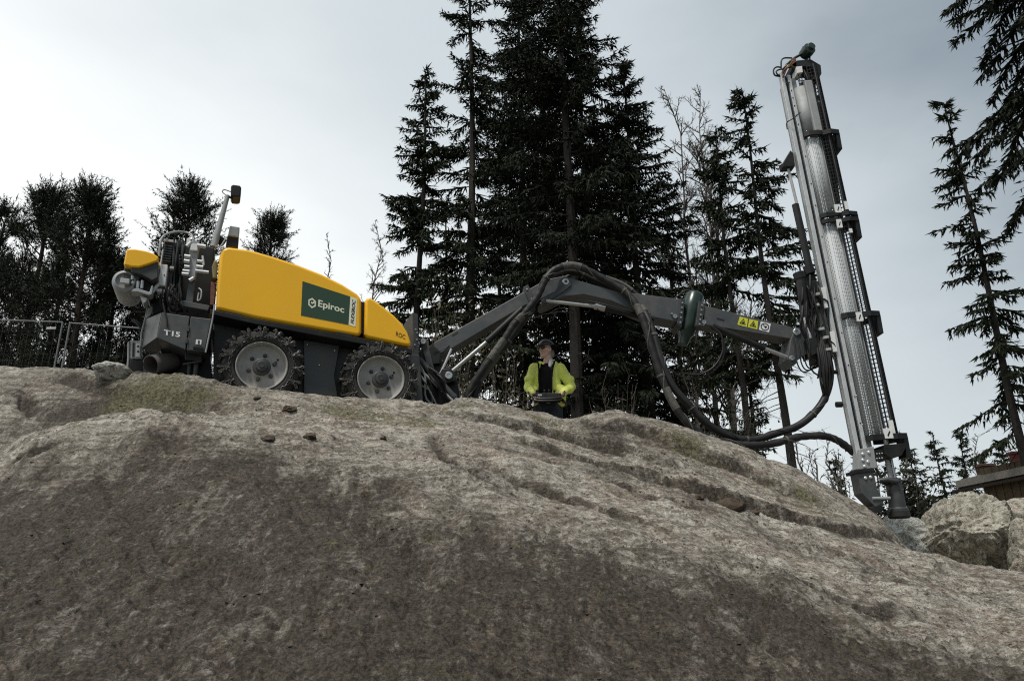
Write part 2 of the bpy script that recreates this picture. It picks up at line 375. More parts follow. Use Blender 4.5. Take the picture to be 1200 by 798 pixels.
# per-vertex dirt and moss, plus shade painted at ledges, fold and lower slope
soil_shade = np.zeros(len(vt)); moss = np.zeros(len(vt)); X, Y = vt[:, 0], vt[:, 1]
def blob(px, py, rx, ry, ang=0):
    p = hit(px, py); a = R(ang); dx, dy = X - p.x, Y - p.y
    s, t = dx * math.cos(a) + dy * math.sin(a), -dx * math.sin(a) + dy * math.cos(a)
    return np.exp(-((s / rx) ** 2 + (t / ry) ** 2))
for b in ((300, 690, 1.5, .9, -20), (80, 620, 1.0, .7, -10), (330, 610, .5, .35, -50), (620, 740, 1.3, .45, -30), (860, 770, .6, .5, -20),
          (540, 548, .45, .14, -30), (700, 700, .5, .3, -40), (940, 740, .6, .4, -30), (640, 538, .6, .13, -20), (750, 532, .8, .14, -22),
          (830, 600, 1.3, .16, -22), (60, 720, 1.4, .9, 0), (480, 700, .8, .6, -40), (1110, 690, .9, .3, -20), (700, 515, .25, .5, 0), (760, 515, .3, .2, -20)):
    soil_shade += blob(*b)
for b in ((460, 492, .55, .16, -8), (500, 497, .35, .15, 0), (410, 470, .4, .12, 0), (210, 470, .5, .3, 0), (160, 470, .4, .3, 0), (540, 478, .4, .2, 0), (420, 485, .5, .2, 0), (800, 520, .4, .4, 0), (950, 590, .5, .5, 0), (640, 500, .5, .2, 0)):
    moss += blob(*b)
nn_ = fbm(X * .8, Y * .8, 3, 101)
tuf = sst(.34, .55, fbm(X * 13 + 4, Y * 13, 3, 83)) * (.15 + .85 * ROUGH(X, Y))
soil_shade = soil_shade * .45 + 1.15 * (1 - sst(3.4, 6.3, Y + .60 * nn_ + .22 * np.clip(X, -3, 3))) + .25 * np.clip(fbm(X * 1.5, Y * 1.5, 3, 103), 0, 1)  # lower slope darkened: real dirt together with a painted vignette
for c in CRACKS:
    dd, ct = polydist(X, Y, c); soil_shade += 1.3 * np.exp(-(dd / .055) ** 2) * np.sin(np.clip(ct, .02, .98) * np.pi) ** .5
wx, wy = X + .05 * fbm(X * 3, Y * 3, 2, 9), Y + .05 * fbm(X * 3 + 9, Y * 3, 2, 8)
dd, ct = polydist(wx, wy, LEDGE); kk = np.sin(np.clip(ct, 0, 1) * np.pi) ** .4; soil_shade += 1.2 * kk * (np.exp(-((dd + .01) / .035) ** 2) + .5 * np.exp(-((dd + .12) / .1) ** 2)) - .6 * kk * np.exp(-((dd - .12) / .07) ** 2)  # long ledge: shade painted on the face, lip paled as lit, dirt at foot
wx, wy = X + .06 * fbm(X * 2.5, Y * 2.5, 3, 19), Y + .06 * fbm(X * 2.5 + 9, Y * 2.5, 3, 18)
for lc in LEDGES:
    dd, ct = polydist(wx, wy, lc); soil_shade += 1.0 * np.exp(-((dd + .01) / .035) ** 2) * np.sin(np.clip(ct, .02, .98) * np.pi) ** .6  # shade painted on the risers of the smaller ledges
RIM = [hit(*p) for p in ((-40, 560), (10, 532), (40, 514), (90, 499), (150, 493), (230, 494), (300, 499), (360, 505))]
dd, ct = polydist(X, Y, RIM); soil_shade -= .7 * np.exp(-(dd / .22) ** 2)  # rim of the fold paled, top light put into the colour
soil_shade += .45 * blob(60, 462, .9, .5) + .4 * blob(190, 470, .5, .4)  # mound face behind the rim darkened, painted shade
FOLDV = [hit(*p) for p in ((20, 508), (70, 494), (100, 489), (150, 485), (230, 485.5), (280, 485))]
dd, ct = polydist(X, Y, FOLDV); soil_shade += 1.0 * np.exp(-((dd - .05) / .16) ** 2) * np.sin(np.clip(ct, .02, .98) * np.pi) ** .5  # shade painted into the hollow behind the rim
for nm, arr in (('soil_shade', soil_shade), ('moss', moss), ('tuft', tuf)):
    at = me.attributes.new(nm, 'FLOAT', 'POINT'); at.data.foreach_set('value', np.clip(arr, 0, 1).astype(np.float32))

def rock_material(name, attrs=True, tint=(1, 1, 1), dark=1.0):
    m = bpy.data.materials.new(name); m.use_nodes = True; t = m.node_tree; b = t.nodes['Principled BSDF']
    b.inputs['Specular IOR Level'].default_value = .25
    L = t.links.new
    tc = t.nodes.new('ShaderNodeTexCoord')
    def noise(scale, detail=8, rough=.6, vec=None, dist=0):
        n = t.nodes.new('ShaderNodeTexNoise'); n.inputs['Scale'].default_value = scale; n.inputs['Detail'].default_value = detail
        n.inputs['Roughness'].default_value = rough; n.inputs['Distortion'].default_value = dist; L(vec or tc.outputs['Object'], n.inputs[0]); return n.outputs[0]
    def rng(v, a, c, lo=0, hi=1):
        n = t.nodes.new('ShaderNodeMapRange'); n.inputs[1].default_value = a; n.inputs[2].default_value = c; n.inputs[3].default_value = lo; n.inputs[4].default_value = hi; L(v, n.inputs[0]); return n.outputs[0]
    def mix(f, a, c):
        n = t.nodes.new('ShaderNodeMix'); n.data_type = 'RGBA'
        if isinstance(f, float): n.inputs[0].default_value = f
        else: L(f, n.inputs[0])
        for k, v in ((6, a), (7, c)):
            if isinstance(v, tuple): n.inputs[k].default_value = (*[x * y * dark for x, y in zip(v, tint)], 1)
            else: L(v, n.inputs[k])
        return n.outputs[2]
    def math_(op, a, c=None):
        n = t.nodes.new('ShaderNodeMath'); n.operation = op
        for k, v in ((0, a), (1, c)):
            if v is None: continue
            if isinstance(v, (int, float)): n.inputs[k].default_value = v
            else: L(v, n.inputs[k])
        return n.outputs[0]
    mp = t.nodes.new('ShaderNodeMapping'); mp.inputs['Rotation'].default_value = (R(20), 0, R(-38)); mp.inputs['Scale'].default_value = (.30, 2.6, 1.8); L(tc.outputs['Object'], mp.inputs[0])
    streak = noise(3.2, 6, .68, mp.outputs[0], .4)
    base = mix(rng(noise(1.3, 5, .6), .35, .66), (.266, .238, .198), (.43, .395, .335))
    base = mix(rng(streak, .44, .58), base, mix(rng(noise(14, 3), .40, .60), (.48, .455, .39), (.23, .20, .16)))
    base = mix(rng(noise(6.5, 6, .74), .50, .58, 0, .8), base, (.145, .118, .086))            # brown weathering
    base = mix(rng(noise(2.0, 3, .5), .52, .68, 0, .5), base, (.27, .185, .142))               # reddish feldspar bands
    mp3 = t.nodes.new('ShaderNodeMapping'); mp3.inputs['Rotation'].default_value = (R(15), 0, R(-38)); mp3.inputs['Scale'].default_value = (.13, 2.4, 1.8); L(tc.outputs['Object'], mp3.inputs[0])
    lam = noise(8.0, 5, .62, mp3.outputs[0], .25)
    base = mix(rng(lam, .54, .60, 0, .75), base, (.47, .43, .36))                              # long pale foliation bands
    base = mix(rng(lam, .46, .40, 0, .80), base, (.135, .108, .084))                           # long dark foliation bands
    lich = rng(noise(1.7, 2, .5), .38, .62, .25, 1)
    base = mix(math_('MULTIPLY', rng(noise(30, 5, .8), .53, .58, 0, .9), lich), base, (.50, .49, .44))     # pale lichen flecks
    base = mix(rng(noise(70, 3, .8), .53, .60, 0, .55), base, (.085, .074, .058))               # mineral grain
    base = mix(rng(noise(21, 5, .75), .565, .62, 0, .9), base, (.042, .037, .029))             # dark pits and black lichen
    if attrs:
        a1 = t.nodes.new('ShaderNodeAttribute'); a1.attribute_name = 'soil_shade'; a2 = t.nodes.new('ShaderNodeAttribute'); a2.attribute_name = 'moss'
        mp2 = t.nodes.new('ShaderNodeMapping'); mp2.inputs['Scale'].default_value = (2.6, .8, .8); mp2.inputs['Rotation'].default_value = (0, 0, R(12)); L(tc.outputs['Object'], mp2.inputs[0])
        a3 = t.nodes.new('ShaderNodeAttribute'); a3.attribute_name = 'tuft'
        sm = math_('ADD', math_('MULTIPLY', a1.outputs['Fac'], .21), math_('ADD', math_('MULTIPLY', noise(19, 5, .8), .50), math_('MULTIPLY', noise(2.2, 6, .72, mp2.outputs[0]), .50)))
        base = mix(rng(sm, .47, .705, 0, .95), base, mix(rng(noise(46, 4, .75), .43, .57), (.012, .0095, .007), (.062, .049, .036)))  # dirt colour, also used for the painted ledge and fold shade
        base = mix(math_('MULTIPLY', a3.outputs['Fac'], .75), base, mix(rng(noise(50, 3, .7), .42, .58), (.026, .023, .015), (.075, .064, .044)))   # dark moss tufts
        def vor(scale, thr, soft, seed):
            dn = t.nodes.new('ShaderNodeVectorMath'); dn.operation = 'ADD'
            nzv = t.nodes.new('ShaderNodeTexNoise'); nzv.inputs['Scale'].default_value = scale * 1.3; nzv.inputs['Detail'].default_value = 2; L(tc.outputs['Object'], nzv.inputs[0])
            sc_ = t.nodes.new('ShaderNodeVectorMath'); sc_.operation = 'SCALE'; sc_.inputs['Scale'].default_value = 1.1 / scale; L(nzv.outputs['Color'], sc_.inputs[0])
            L(tc.outputs['Object'], dn.inputs[0]); L(sc_.outputs[0], dn.inputs[1])
            v = t.nodes.new('ShaderNodeTexVoronoi'); v.inputs['Scale'].default_value = scale; L(dn.outputs[0], v.inputs['Vector'])
            rnd_ = t.nodes.new('ShaderNodeSeparateColor'); L(v.outputs['Color'], rnd_.inputs[0])
            pick = rng(rnd_.outputs[seed], .62, .66)
            return math_('MULTIPLY', rng(v.outputs['Distance'], thr, thr - soft), pick)
        low = rng(a1.outputs['Fac'], .05, .75, .35, 1)
        base = mix(math_('MULTIPLY', math_('MULTIPLY', vor(22, .52, .34, 0), low), .75), base, (.024, .018, .013))   # crisp dark moss and grit spots
        base = mix(math_('MULTIPLY', vor(60, .50, .25, 2), .55), base, (.050, .041, .031))
        mm = math_('ADD', math_('MULTIPLY', a2.outputs['Fac'], .13), math_('ADD', math_('MULTIPLY', noise(18, 6, .8), .65), math_('MULTIPLY', noise(3, 4, .6), .35)))
        base = mix(rng(mm, .575, .635, 0, .85), base, mix(rng(noise(34, 4, .7), .42, .58), (.036, .034, .016), (.15, .14, .075)))
    L(base, b.inputs['Base Color'])
    L(rng(noise(6, 6), .3, .7, .72, .95), b.inputs['Roughness'])
    b1 = t.nodes.new('ShaderNodeBump'); b1.inputs['Strength'].default_value = .6; b1.inputs['Distance'].default_value = .035
    hh = math_('ADD', math_('MULTIPLY', lam, 1.6), math_('ADD', math_('MULTIPLY', noise(30, 6, .75), 1.0), math_('MULTIPLY', noise(9, 6, .7, mp.outputs[0]), 1.0)))
    L(hh, b1.inputs['Height']); L(b1.outputs[0], b.inputs['Normal'])
    return m
M['rock'] = rock_material('weathered_granite')
M['boulder'] = rock_material('pale_granite', False, (1.0, 1.03, 1.0), 1.0)
M['stone'] = rock_material('grey_granite', False, (.92, 1.02, 1.08), 1.5)
M['clod'] = mat('dark_soil_clod', (.085, .060, .040), .95, var=.6, scale=25, bump=.8, bscale=50)
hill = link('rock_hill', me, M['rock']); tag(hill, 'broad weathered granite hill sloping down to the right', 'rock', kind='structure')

# ground sheet to the horizon (forest floor)
M['ground'] = mat('forest_floor', (.075, .068, .042), .95, var=.5, scale=.8, bump=.6, bscale=8, col2=(.035, .032, .02))
g = MB(); n = 48; ring = [0, 30, 60, 120, 300, 900, 2000]
g.v = [V((0, 12, -.12))]; 
for r_ in ring[1:]:
    for k in range(n): a = 2 * math.pi * k / n; g.v.append(V((r_ * math.cos(a), 12 + r_ * math.sin(a), -.12)))
g.f = [(0, 1 + k, 1 + (k + 1) % n) for k in range(n)]
for i in range(len(ring) - 2):
    for k in range(n): g.f.append((1 + i * n + k, 1 + (i + 1) * n + k, 1 + (i + 1) * n + (k + 1) % n, 1 + i * n + (k + 1) % n))
tag(g.build('ground', M['ground'], smooth=False), 'dark forest floor reaching to the horizon', 'ground', kind='structure')

# ---------------------------------------------------------------- boulders and loose stones
def rock_mesh(name, rx, ry, rz, seed, rough=.22, cuts=9, sub=5, fine=.03, flat=.35):
    import bmesh
    rnd = random.Random(seed); bm = bmesh.new(); bmesh.ops.create_icosphere(bm, subdivisions=sub, radius=1)
    co = np.array([v.co[:] for v in bm.verts])
    for k in range(cuts):      # planar facets
        n = np.array([rnd.gauss(0, 1), rnd.gauss(0, 1), rnd.gauss(0, .7)]); n /= np.linalg.norm(n); d = rnd.uniform(.62, .9)
        h = co @ n - d; co = co - np.outer(np.clip(h, 0, None) * .92, n)
    a, b_ = co[:, 0] * 1.3 + co[:, 2] * 1.7, co[:, 1] * 1.5 + co[:, 2] * .9
    dsp = 1 + rough * fbm(a, b_, 3, seed) * .6 + fine * fbm(a * 5, b_ * 5, 3, seed + 3)
    co = co * dsp[:, None] * np.array([rx, ry, rz]); 
    lim = -rz * flat; co[:, 2] = np.where(co[:, 2] < lim, lim + (co[:, 2] - lim) * .25, co[:, 2])
    for v, c in zip(bm.verts, co): v.co = c
    me = bpy.data.meshes.new(name); bm.to_mesh(me); bm.free(); me.shade_smooth(); me.set_sharp_from_angle(angle=R(42)); return me
def boulder(name, px, py, Y, rx, ry, rz, seed, label, cat='boulder', mt='boulder', rot=0, group=None, tilt=0, **k):
    p = UY(px, py, Y) if Y else land(px, py)
    o = link(name, rock_mesh(name, rx, ry, rz, seed, **k), M[mt], None, p); o.rotation_euler = (tilt, 0, rot); return tag(o, label, cat, group)
boulder('boulder', 1138, 632, 10.4, .70, .75, .66, 4, 'large pale granite boulder standing right of the drill feed foot', rot=.4, sub=6, rough=.35, cuts=12, fine=.05, flat=.95)
boulder('boulder', 1226, 664, 9.3, .46, .55, .62, 8, 'rounded pale boulder cut by the right edge of the picture', rot=1.0, sub=5, rough=.35, fine=.05, flat=.95)
boulder('boulder', 1205, 612, 13.0, .55, .6, .40, 12, 'grey boulder half hidden behind the two pale boulders by the cabin', rot=2.0, sub=4)
boulder('boulder', 1062, 640, 10.9, .42, .5, .42, 15, 'dark flat slab leaning in the gap below the drill feed foot', mt='stone', rot=.2, tilt=.3, sub=5)
boulder('loose_rock', 130, 436, 7.98, .205, .20, .125, 21, 'angular light grey rock sitting on the crest behind the rig', 'rock', 'stone', rot=.5, sub=4, cuts=12, fine=.05, flat=.8)
boulder('stone_block', 855, 594, None, .15, .12, .09, 31, 'flat brown stone block lying below the long rock ledge', 'stone', 'clod', rot=-.4, sub=3, flat=.6)
for px, py, s, sd, lb in ((340, 481, .085, 41, 'dark earth clod on the crest below the rear wheel'), (302, 467, .05, 42, 'small dark clod just under the rear wheel'),
        (363, 513, .075, 43, 'dark clod lying lowest on the slope below the wheels'), (314, 515, .06, 44, 'flat dark clod left of the lowest clod on the slope'),
        (449, 514, .04, 46, 'tiny dark clod below the front wheel'), (820, 583, .06, 48, 'small stone just left of the brown stone block'), (884, 601, .06, 49, 'small stone just right of the brown stone block')):
    boulder('soil_clod', px, py, None, s, s * .8, s * .55, sd, lb, 'clod', 'clod', rot=sd, sub=3, rough=.5, group='loose clods and stones on the slope')
# crumbs of earth and bark scattered on the rock: nobody could count them
rnd = random.Random(5); cv, cf = [], []
for k in range(1300):
    px, py = rnd.uniform(-20, 1220), rnd.uniform(470, 800)
    d_ = ray(px, py); yy = rnd.uniform(3.6, 9.3); xx = d_.x / d_.y * yy
    cv.append((xx, yy))
cv = np.array(cv); nz_ = fbm(cv[:, 0] * 1.3, cv[:, 1] * 1.3, 3, 91); keep = nz_ > .02; cv = cv[keep]; zc = terrain(cv[:, 0], cv[:, 1])
vv, ff = [], []
for (x, y), z in zip(cv, zc):
    s = rnd.uniform(.004, .011); k = len(vv)
    for q in range(4):
        a = q * math.pi / 2 + rnd.uniform(-.4, .4); vv.append((x + s * 1.5 * math.cos(a), y + s * 1.5 * math.sin(a), z - s * .3 + rnd.uniform(0, s * .4)))
    vv.append((x + rnd.uniform(-.3, .3) * s, y + rnd.uniform(-.3, .3) * s, z + s * rnd.uniform(.4, 1.0)))
    ff += [(k, k + 1, k + 4), (k + 1, k + 2, k + 4), (k + 2, k + 3, k + 4), (k + 3, k, k + 4)]
cm = bpy.data.meshes.new('soil_crumbs'); cm.from_pydata(vv, [], ff)
tag(link('soil_crumbs', cm, M['clod']), 'scattered crumbs of earth and bark on the rock', 'debris', kind='stuff')

# ---------------------------------------------------------------- drill rig: frames of reference
YAW = R(21)
P1 = UY(307, 428, 8.2)
nn = V((math.sin(YAW), -math.cos(YAW), 0))
P2 = UP(447, 443, P1, nn)
EX = (P2 - P1).normalized(); EY = V((0, 0, 1)).cross(EX).normalized(); EZ = EX.cross(EY).normalized()
def ML(px, py, y=0.0): return UP(px, py, P1 + EY * y, EY)
rig = empty('drill_rig', V((P1.x + .6, P1.y + 1.0, tz(P1.x + .6, P1.y + 1.0))),
            'yellow hooded surface drill rig with chained wheels, long grey boom and upright drill feed', 'drill rig')
def mprism(name, pts, y0, y1, mt, bevel=.012, parent=None, seg=2):
    return MB().prism([ML(x, y, y0) for x, y in pts], EY * (y1 - y0)).build(name, M[mt], parent or rig, bevel=bevel, seg=seg)
def msc(px, py, y=0): return (ML(px + 1, py, y) - ML(px, py, y)).length      # metres per photo pixel
def mbox(name, x0, y0, x1, y1, ya, yb, mt, bevel=.008, skew=0.10, parent=None):
    """box seen as an upright rectangle on the tilted machine"""
    s = skew * (y1 - y0)
    return mprism(name, [(x0 + s * .0, y0), (x1, y0 + skew * (x1 - x0)), (x1 - s, y1 + skew * (x1 - x0)), (x0 - s, y1)], ya, yb, mt, bevel, parent)
def mtube(name, pts, r, mt, parent=None, n=10, sp=0):
    """pts: (px, py, local y)"""
    p = [ML(*q) for q in pts]
    if sp: p = spline(p, sp)
    return MB().tube(p, r, n).build(name, M[mt], parent or rig)
def lay(kind, quad, frame, parent, mt, lift, text=None, bold=0.0, polys=None, name='lettering', shear=0):
    """print on a surface: text or polygons in the unit square laid into a quad TL,TR,BR,BL of photo points on the surface"""
    TL, TR, BR, BL = quad
    def place(u, v):
        x = (TL[0] * (1 - u) + TR[0] * u) * v + (BL[0] * (1 - u) + BR[0] * u) * (1 - v)
        y = (TL[1] * (1 - u) + TR[1] * u) * v + (BL[1] * (1 - u) + BR[1] * u) * (1 - v)
        return frame(x, y, lift)
    mb = MB()
    if text:
        cu = bpy.data.curves.new('t', 'FONT'); cu.body = text; cu.offset = bold; cu.shear = shear; cu.resolution_u = 4
        to = bpy.data.objects.new('t', cu); COL.objects.link(to); bpy.context.view_layer.update()
        tm = bpy.data.meshes.new_from_object(to.evaluated_get(bpy.context.evaluated_depsgraph_get()))
        c = np.array([v.co[:] for v in tm.vertices]); lo, hi = c.min(0), c.max(0); sp = np.maximum(hi - lo, 1e-6)
        mb.add([place((q[0] - lo[0]) / sp[0], (q[1] - lo[1]) / sp[1]) for q in c], [tuple(p.vertices) for p in tm.polygons])
        bpy.data.objects.remove(to); bpy.data.meshes.remove(tm)
    for pl in polys or ():
        mb.add([place(u, v) for u, v in pl], [tuple(range(len(pl)))])
    return mb.build(name, M[mt], parent, smooth=False)
def ringpoly(cx, cy, r0, r1, n=6, a0=0.0, sx=1.0, gap=()):
    o = []
    for k in range(n):
        if k in gap: continue
        a, b = a0 + 2 * math.pi * k / n, a0 + 2 * math.pi * (k + 1) / n
        o.append([(cx + sx * r0 * math.cos(a), cy + r0 * math.sin(a)), (cx + sx * r1 * math.cos(a), cy + r1 * math.sin(a)), (cx + sx * r1 * math.cos(b), cy + r1 * math.sin(b)), (cx + sx * r0 * math.cos(b), cy + r0 * math.sin(b))])
    return o

# ---- hood
HY = .10
hood = mprism('hood', [(253, 362), (254, 335), (257, 300), (260, 291), (268, 289), (292, 292), (320, 300), (350, 310), (378, 321), (402, 333), (419, 344), (424, 350), (424, 389), (421, 394), (410, 392), (380, 387), (300, 373)], HY, 1.65, 'yellow', .045, seg=4)
fh = mprism('front_hood', [(427, 391), (428, 352), (431, 347), (439, 351), (450, 359), (461, 368), (471, 378), (478, 389), (482, 400), (482, 406), (474, 405), (430, 396)], HY + .01, 1.62, 'yellow', .045, seg=4)
mprism('hood_seam', [(420, 352), (431, 356), (431, 393), (420, 390)], HY + .06, 1.58, 'black', 0)
sq = [(354.5, 329.5), (410.6, 347.6), (408.5, 380.6), (352.7, 369.6)]
mprism('decal_panel', sq, HY - .003, HY + .012, 'sign', 0, hood)
mprism('model_strip', [(410.6, 347.6), (418.6, 350.4), (416.6, 383), (408.5, 380.6)], HY - .003, HY + .012, 'cream', 0, hood)
fr = lambda x, y, l: ML(x, y, HY - .003 - l)
lay('t', [(373.2, 351.2), (403.6, 359.4), (403.2, 369.2), (372.6, 361.6)], fr, hood, 'cream', .002, 'Epiroc', .018)
q = [(361.2, 348.4), (370.8, 350.6), (370.2, 362.0), (360.8, 359.8)]
hexa = ringpoly(.5, .5, .36, .53, 6, math.pi / 6)
hexa[0] = [(.5 + .36 * math.cos(a), .5 + .36 * math.sin(a)) for a in (math.pi / 6,)] + hexa[0][1:3] + [hexa[0][3]]
hexa += [[(.33, .52), (.50, .40), (.88, .62), (.88, .78), (.50, .57), (.40, .64)]]
lay('t', q, fr, hood, 'cream', .002, polys=hexa, name='emblem')
lay('t', [(410.8, 378.5), (412.9, 350.6), (416.9, 352.0), (414.6, 379.6)], fr, hood, 'letter_black', .002, 'FLEXIROC', .03, shear=.15)
lay('t', [(464.2, 388.2), (475.2, 392.6), (475.0, 398.0), (463.8, 393.6)], lambda x, y, l: ML(x, y, HY + .01 - l), fh, 'letter_brown', .002, 'ROC', .02)
for i, x in enumerate((264, 395)):
    mbox('hood_latch', x, 362.5 + (x - 252) * .185, x + 18, 366 + (x - 252) * .185, HY - .012, HY + .05, 'black', .004, .19)
# ---- frame under the hood
mprism('side_rail', [(246, 362), (300, 373.5), (424, 396), (483, 409), (483, 415), (424, 403), (300, 380), (246, 368)], .06, 1.70, 'black', .01)
mprism('chassis', [(250, 372), (300, 381), (424, 404), (492, 416), (496, 470), (440, 474), (380, 470), (250, 456)], .38, 1.50, 'darkgrey', .015)
mprism('side_plate', [(356, 398), (398, 405), (392, 440), (396, 466), (356, 462)], .30, .36, 'grey', .01)
for x, y in ((360, 404), (392, 411), (374, 428), (356, 438)):
    p = ML(x, y, .29); MB().lathe(p, -EY, [(.013, -.02), (.013, 0), (.009, .012), (0, .012)], 8).build('bolt', M['steel'], rig)
# ---- wheels
TR = 49 * msc(307, 428); RR = 30.5 * msc(307, 428); TW = .40
def wheel(center):
    w = empty('wheel', center - origin_of(rig)); w.parent = rig
    c = V(center); ax = -EY
    prof = [(RR * .98, -TW), (TR * .80, -TW), (TR * .93, -TW * .93), (TR * .97, -TW * .8), (TR * .97, -TW * .2), (TR * .93, -TW * .07), (TR * .80, .0), (RR * 1.10, -.005), (RR * 1.02, -.03), (RR * .98, -.05)]
    t = MB().lathe(c, ax, prof, 48, cap=False)
    for k in range(22):                       # tread lugs
        for s in (0, 1):
            a = 2 * math.pi * (k + .5 * s) / 22; d = EX * math.cos(a) + EZ * math.sin(a); tt = -EX * math.sin(a) + EZ * math.cos(a)
            hc = -EY * (-TW * (.26 if s else .74))
            t.box(c + d * TR * .965 + hc, d * .012, EY * TW * .20, (tt * .022 + EY * (.02 if s else -.02)))
    t.build('tyre', M['rubber'], w, bevel=0)
    rim = MB().lathe(c, ax, [(RR * .99, -.20), (RR * 1.0, -.055), (RR * 1.02, -.015), (RR * .985, -.008), (RR * .945, -.03), (RR * .93, -.075), (RR * .90, -.10), (RR * .80, -.115), (RR * .45, -.105), (RR * .38, -.09), (0, -.09)], 48)
    rim.build('rim', M['rimgrey'], w)
    MB().lathe(c, ax, [(RR * .36, -.10), (RR * .36, -.055), (RR * .31, -.045), (RR * .23, -.045), (RR * .23, -.015), (RR * .18, -.008), (RR * .09, -.012), (RR * .09, .004), (0, .004)], 28).build('hub', M['darkgrey'], w)
    for k in range(6):
        a = 2 * math.pi * (k + .35) / 6; d = EX * math.cos(a) + EZ * math.sin(a)
        MB().lathe(c + d * RR * .52 + EY * .11, ax, [(.026, -.01), (.026, .015), (.019, .04), (0, .04)], 6).build('wheel_nut', M['darkgrey'], w)
    d = EX * .55 + EZ * .35
    for j in (0, 1):
        MB().box(c + d * RR * (.98 + .02 * j) + EZ * (.035 * j - .02) + EX * .012 * j + EY * .112, EX * .012, EY * .004, EZ * .013).build('rim_marking', M['letter_black'], w)
    # tyre chain: side chains and cross chains of links
    ch = MB(); rnd = random.Random(3)
    def lnk(p, along, nrm, L=.026, wd=.013, r=.0052):
        along = along.normalized(); nrm = (nrm - along * nrm.dot(along)).normalized(); b = along.cross(nrm)
        pts = [p + along * L * math.cos(a) * (1.0) + nrm * wd * math.sin(a) for a in [2 * math.pi * k / 8 for k in range(8)]]
        ch.tube(pts, r, 4, closed=True)
    ns = 58
    for k in range(ns):
        a = 2 * math.pi * k / ns; d = EX * math.cos(a) + EZ * math.sin(a); tt = -EX * math.sin(a) + EZ * math.cos(a)
        lnk(c + d * TR * (.775 + .012 * math.sin(k * 2.3)) - EY * .006, tt, d if k % 2 else EY)
    nc = 15
    for k in range(nc):                       # zig-zag net across the tread
        for s in (-1, 1):
            a0 = 2 * math.pi * (k + .03 * math.sin(k * 7)) / nc; steps = 13
            for j in range(steps + 1):
                f = j / steps
                if f < .28: rr = TR * (.79 + f / .28 * .20); yy = -.008 + .0 * f
                else: rr = TR * 1.0; yy = (f - .28) / .72 * TW * .9
                a = a0 + s * f * math.pi / nc * 1.25
                d = EX * math.cos(a) + EZ * math.sin(a); tt = -EX * math.sin(a) + EZ * math.cos(a)
                al = (d * 1.0 + tt * .35 * s) if f < .28 else (EY + tt * .7 * s)
                lnk(c + d * (rr + rnd.uniform(-.006, .016)) + EY * yy, al, (tt if f < .28 else d) if j % 2 else (EY if f < .28 else tt))
    ch.build('tyre_chain', M['chain'], w)
    return w
wheel(P1); wheel(P2)

# ---- rear weight box with the model number
mprism('rear_panel', [(189.6, 366.2), (222.4, 370.6), (217.6, 410.2), (183.8, 395.8)], .02, .60, 'grey', .01)
rp_ = mprism('rear_door', [(223.4, 370.8), (248.2, 373.6), (239.9, 411.9), (218.4, 410.5)], .01, .60, 'grey', .012)
rear = MB()
fpl = [ML(189.2, 366.2, .03), ML(183.6, 395.8, .03), ML(165.5, 408.5, .42), ML(170.3, 373.8, .42)]
rear.prism(fpl, EY * .25 + EX * .12).build('corner_plate', M['grey'], rig, bevel=.008)
mprism('rear_frame', [(190, 371), (247, 379), (240, 409), (222, 408), (187, 392)], .10, 1.60, 'black', .01)
mprism('rear_underframe', [(186, 398), (218, 412), (246, 414), (250, 456), (196, 452)], .45, 1.5, 'black', .01)
lay('t', [(192.2, 386.2), (211.4, 389.4), (210.9, 395.4), (191.6, 392.2)], lambda x, y, l: ML(x, y, .02 - l), rig, 'letter_white', .003, 'T15', .03)
mbox('warning_label', 229.8, 397.6, 236.4, 403.2, .004, .02, 'white', 0, .12, rp_)
lay('t', [(232.2, 398.8), (234.2, 399.1), (233.9, 403.2), (231.9, 402.9)], lambda x, y, l: ML(x, y, .004 - l), rp_, 'letter_black', .002, polys=[[(0, 0), (1, 0), (1, 1), (0, 1)]], name='symbol')
mbox('door_handle', 226.6, 405.0, 238.4, 408.4, -.012, .03, 'black', .004, .12, rp_)
for y in (382, 396): mbox('hinge', 219.2 - (y - 382) * .13, y, 222.2 - (y - 382) * .13, y + 6, -.012, .03, 'darkgrey', .003, .1, rp_)
mtube('edge_pipe', [(251.5, 357, .0), (249, 374, .0), (241, 413, .0)], .010, 'alugrey')
mtube('corner_pipe', [(173, 359, .42), (171, 371, .42), (166, 390, .42), (165, 406, .42)], .012, 'alugrey')
mprism('corner_shield', [(171, 373), (173.5, 361), (181, 358), (177, 369)], .38, .43, 'lightgrey', .005)
# lit grey tubular lamp box at the back
lb = mbox('rear_lamp_box', 153, 399, 166, 420, .50, .62, 'lightgrey', .01, .03)
mbox('lamp_window', 155.4, 401.5, 157.6, 418, .49, .52, 'letter_black', 0, .03, lb)
mbox('lamp_plate', 159.3, 402, 164.2, 418, .485, .53, 'white', .003, .03, lb)
for y in (406, 412): MB().lathe(ML(161.8, y, .482), -EY, [(.012, -.01), (.012, .006), (0, .006)], 8).build('screw', M['letter_black'], lb)
mtube('lamp_bracket', [(150.8, 402, .5), (150.6, 420, .5), (149, 436, .5)], .014, 'alugrey')
mtube('tow_hook', [(155, 375, .5), (161, 379, .46), (166, 386, .44)], .018, 'black', sp=3)
mprism('rear_tank', [(153, 421), (167, 422), (168, 444), (150, 442)], .50, .9, 'black', .01)
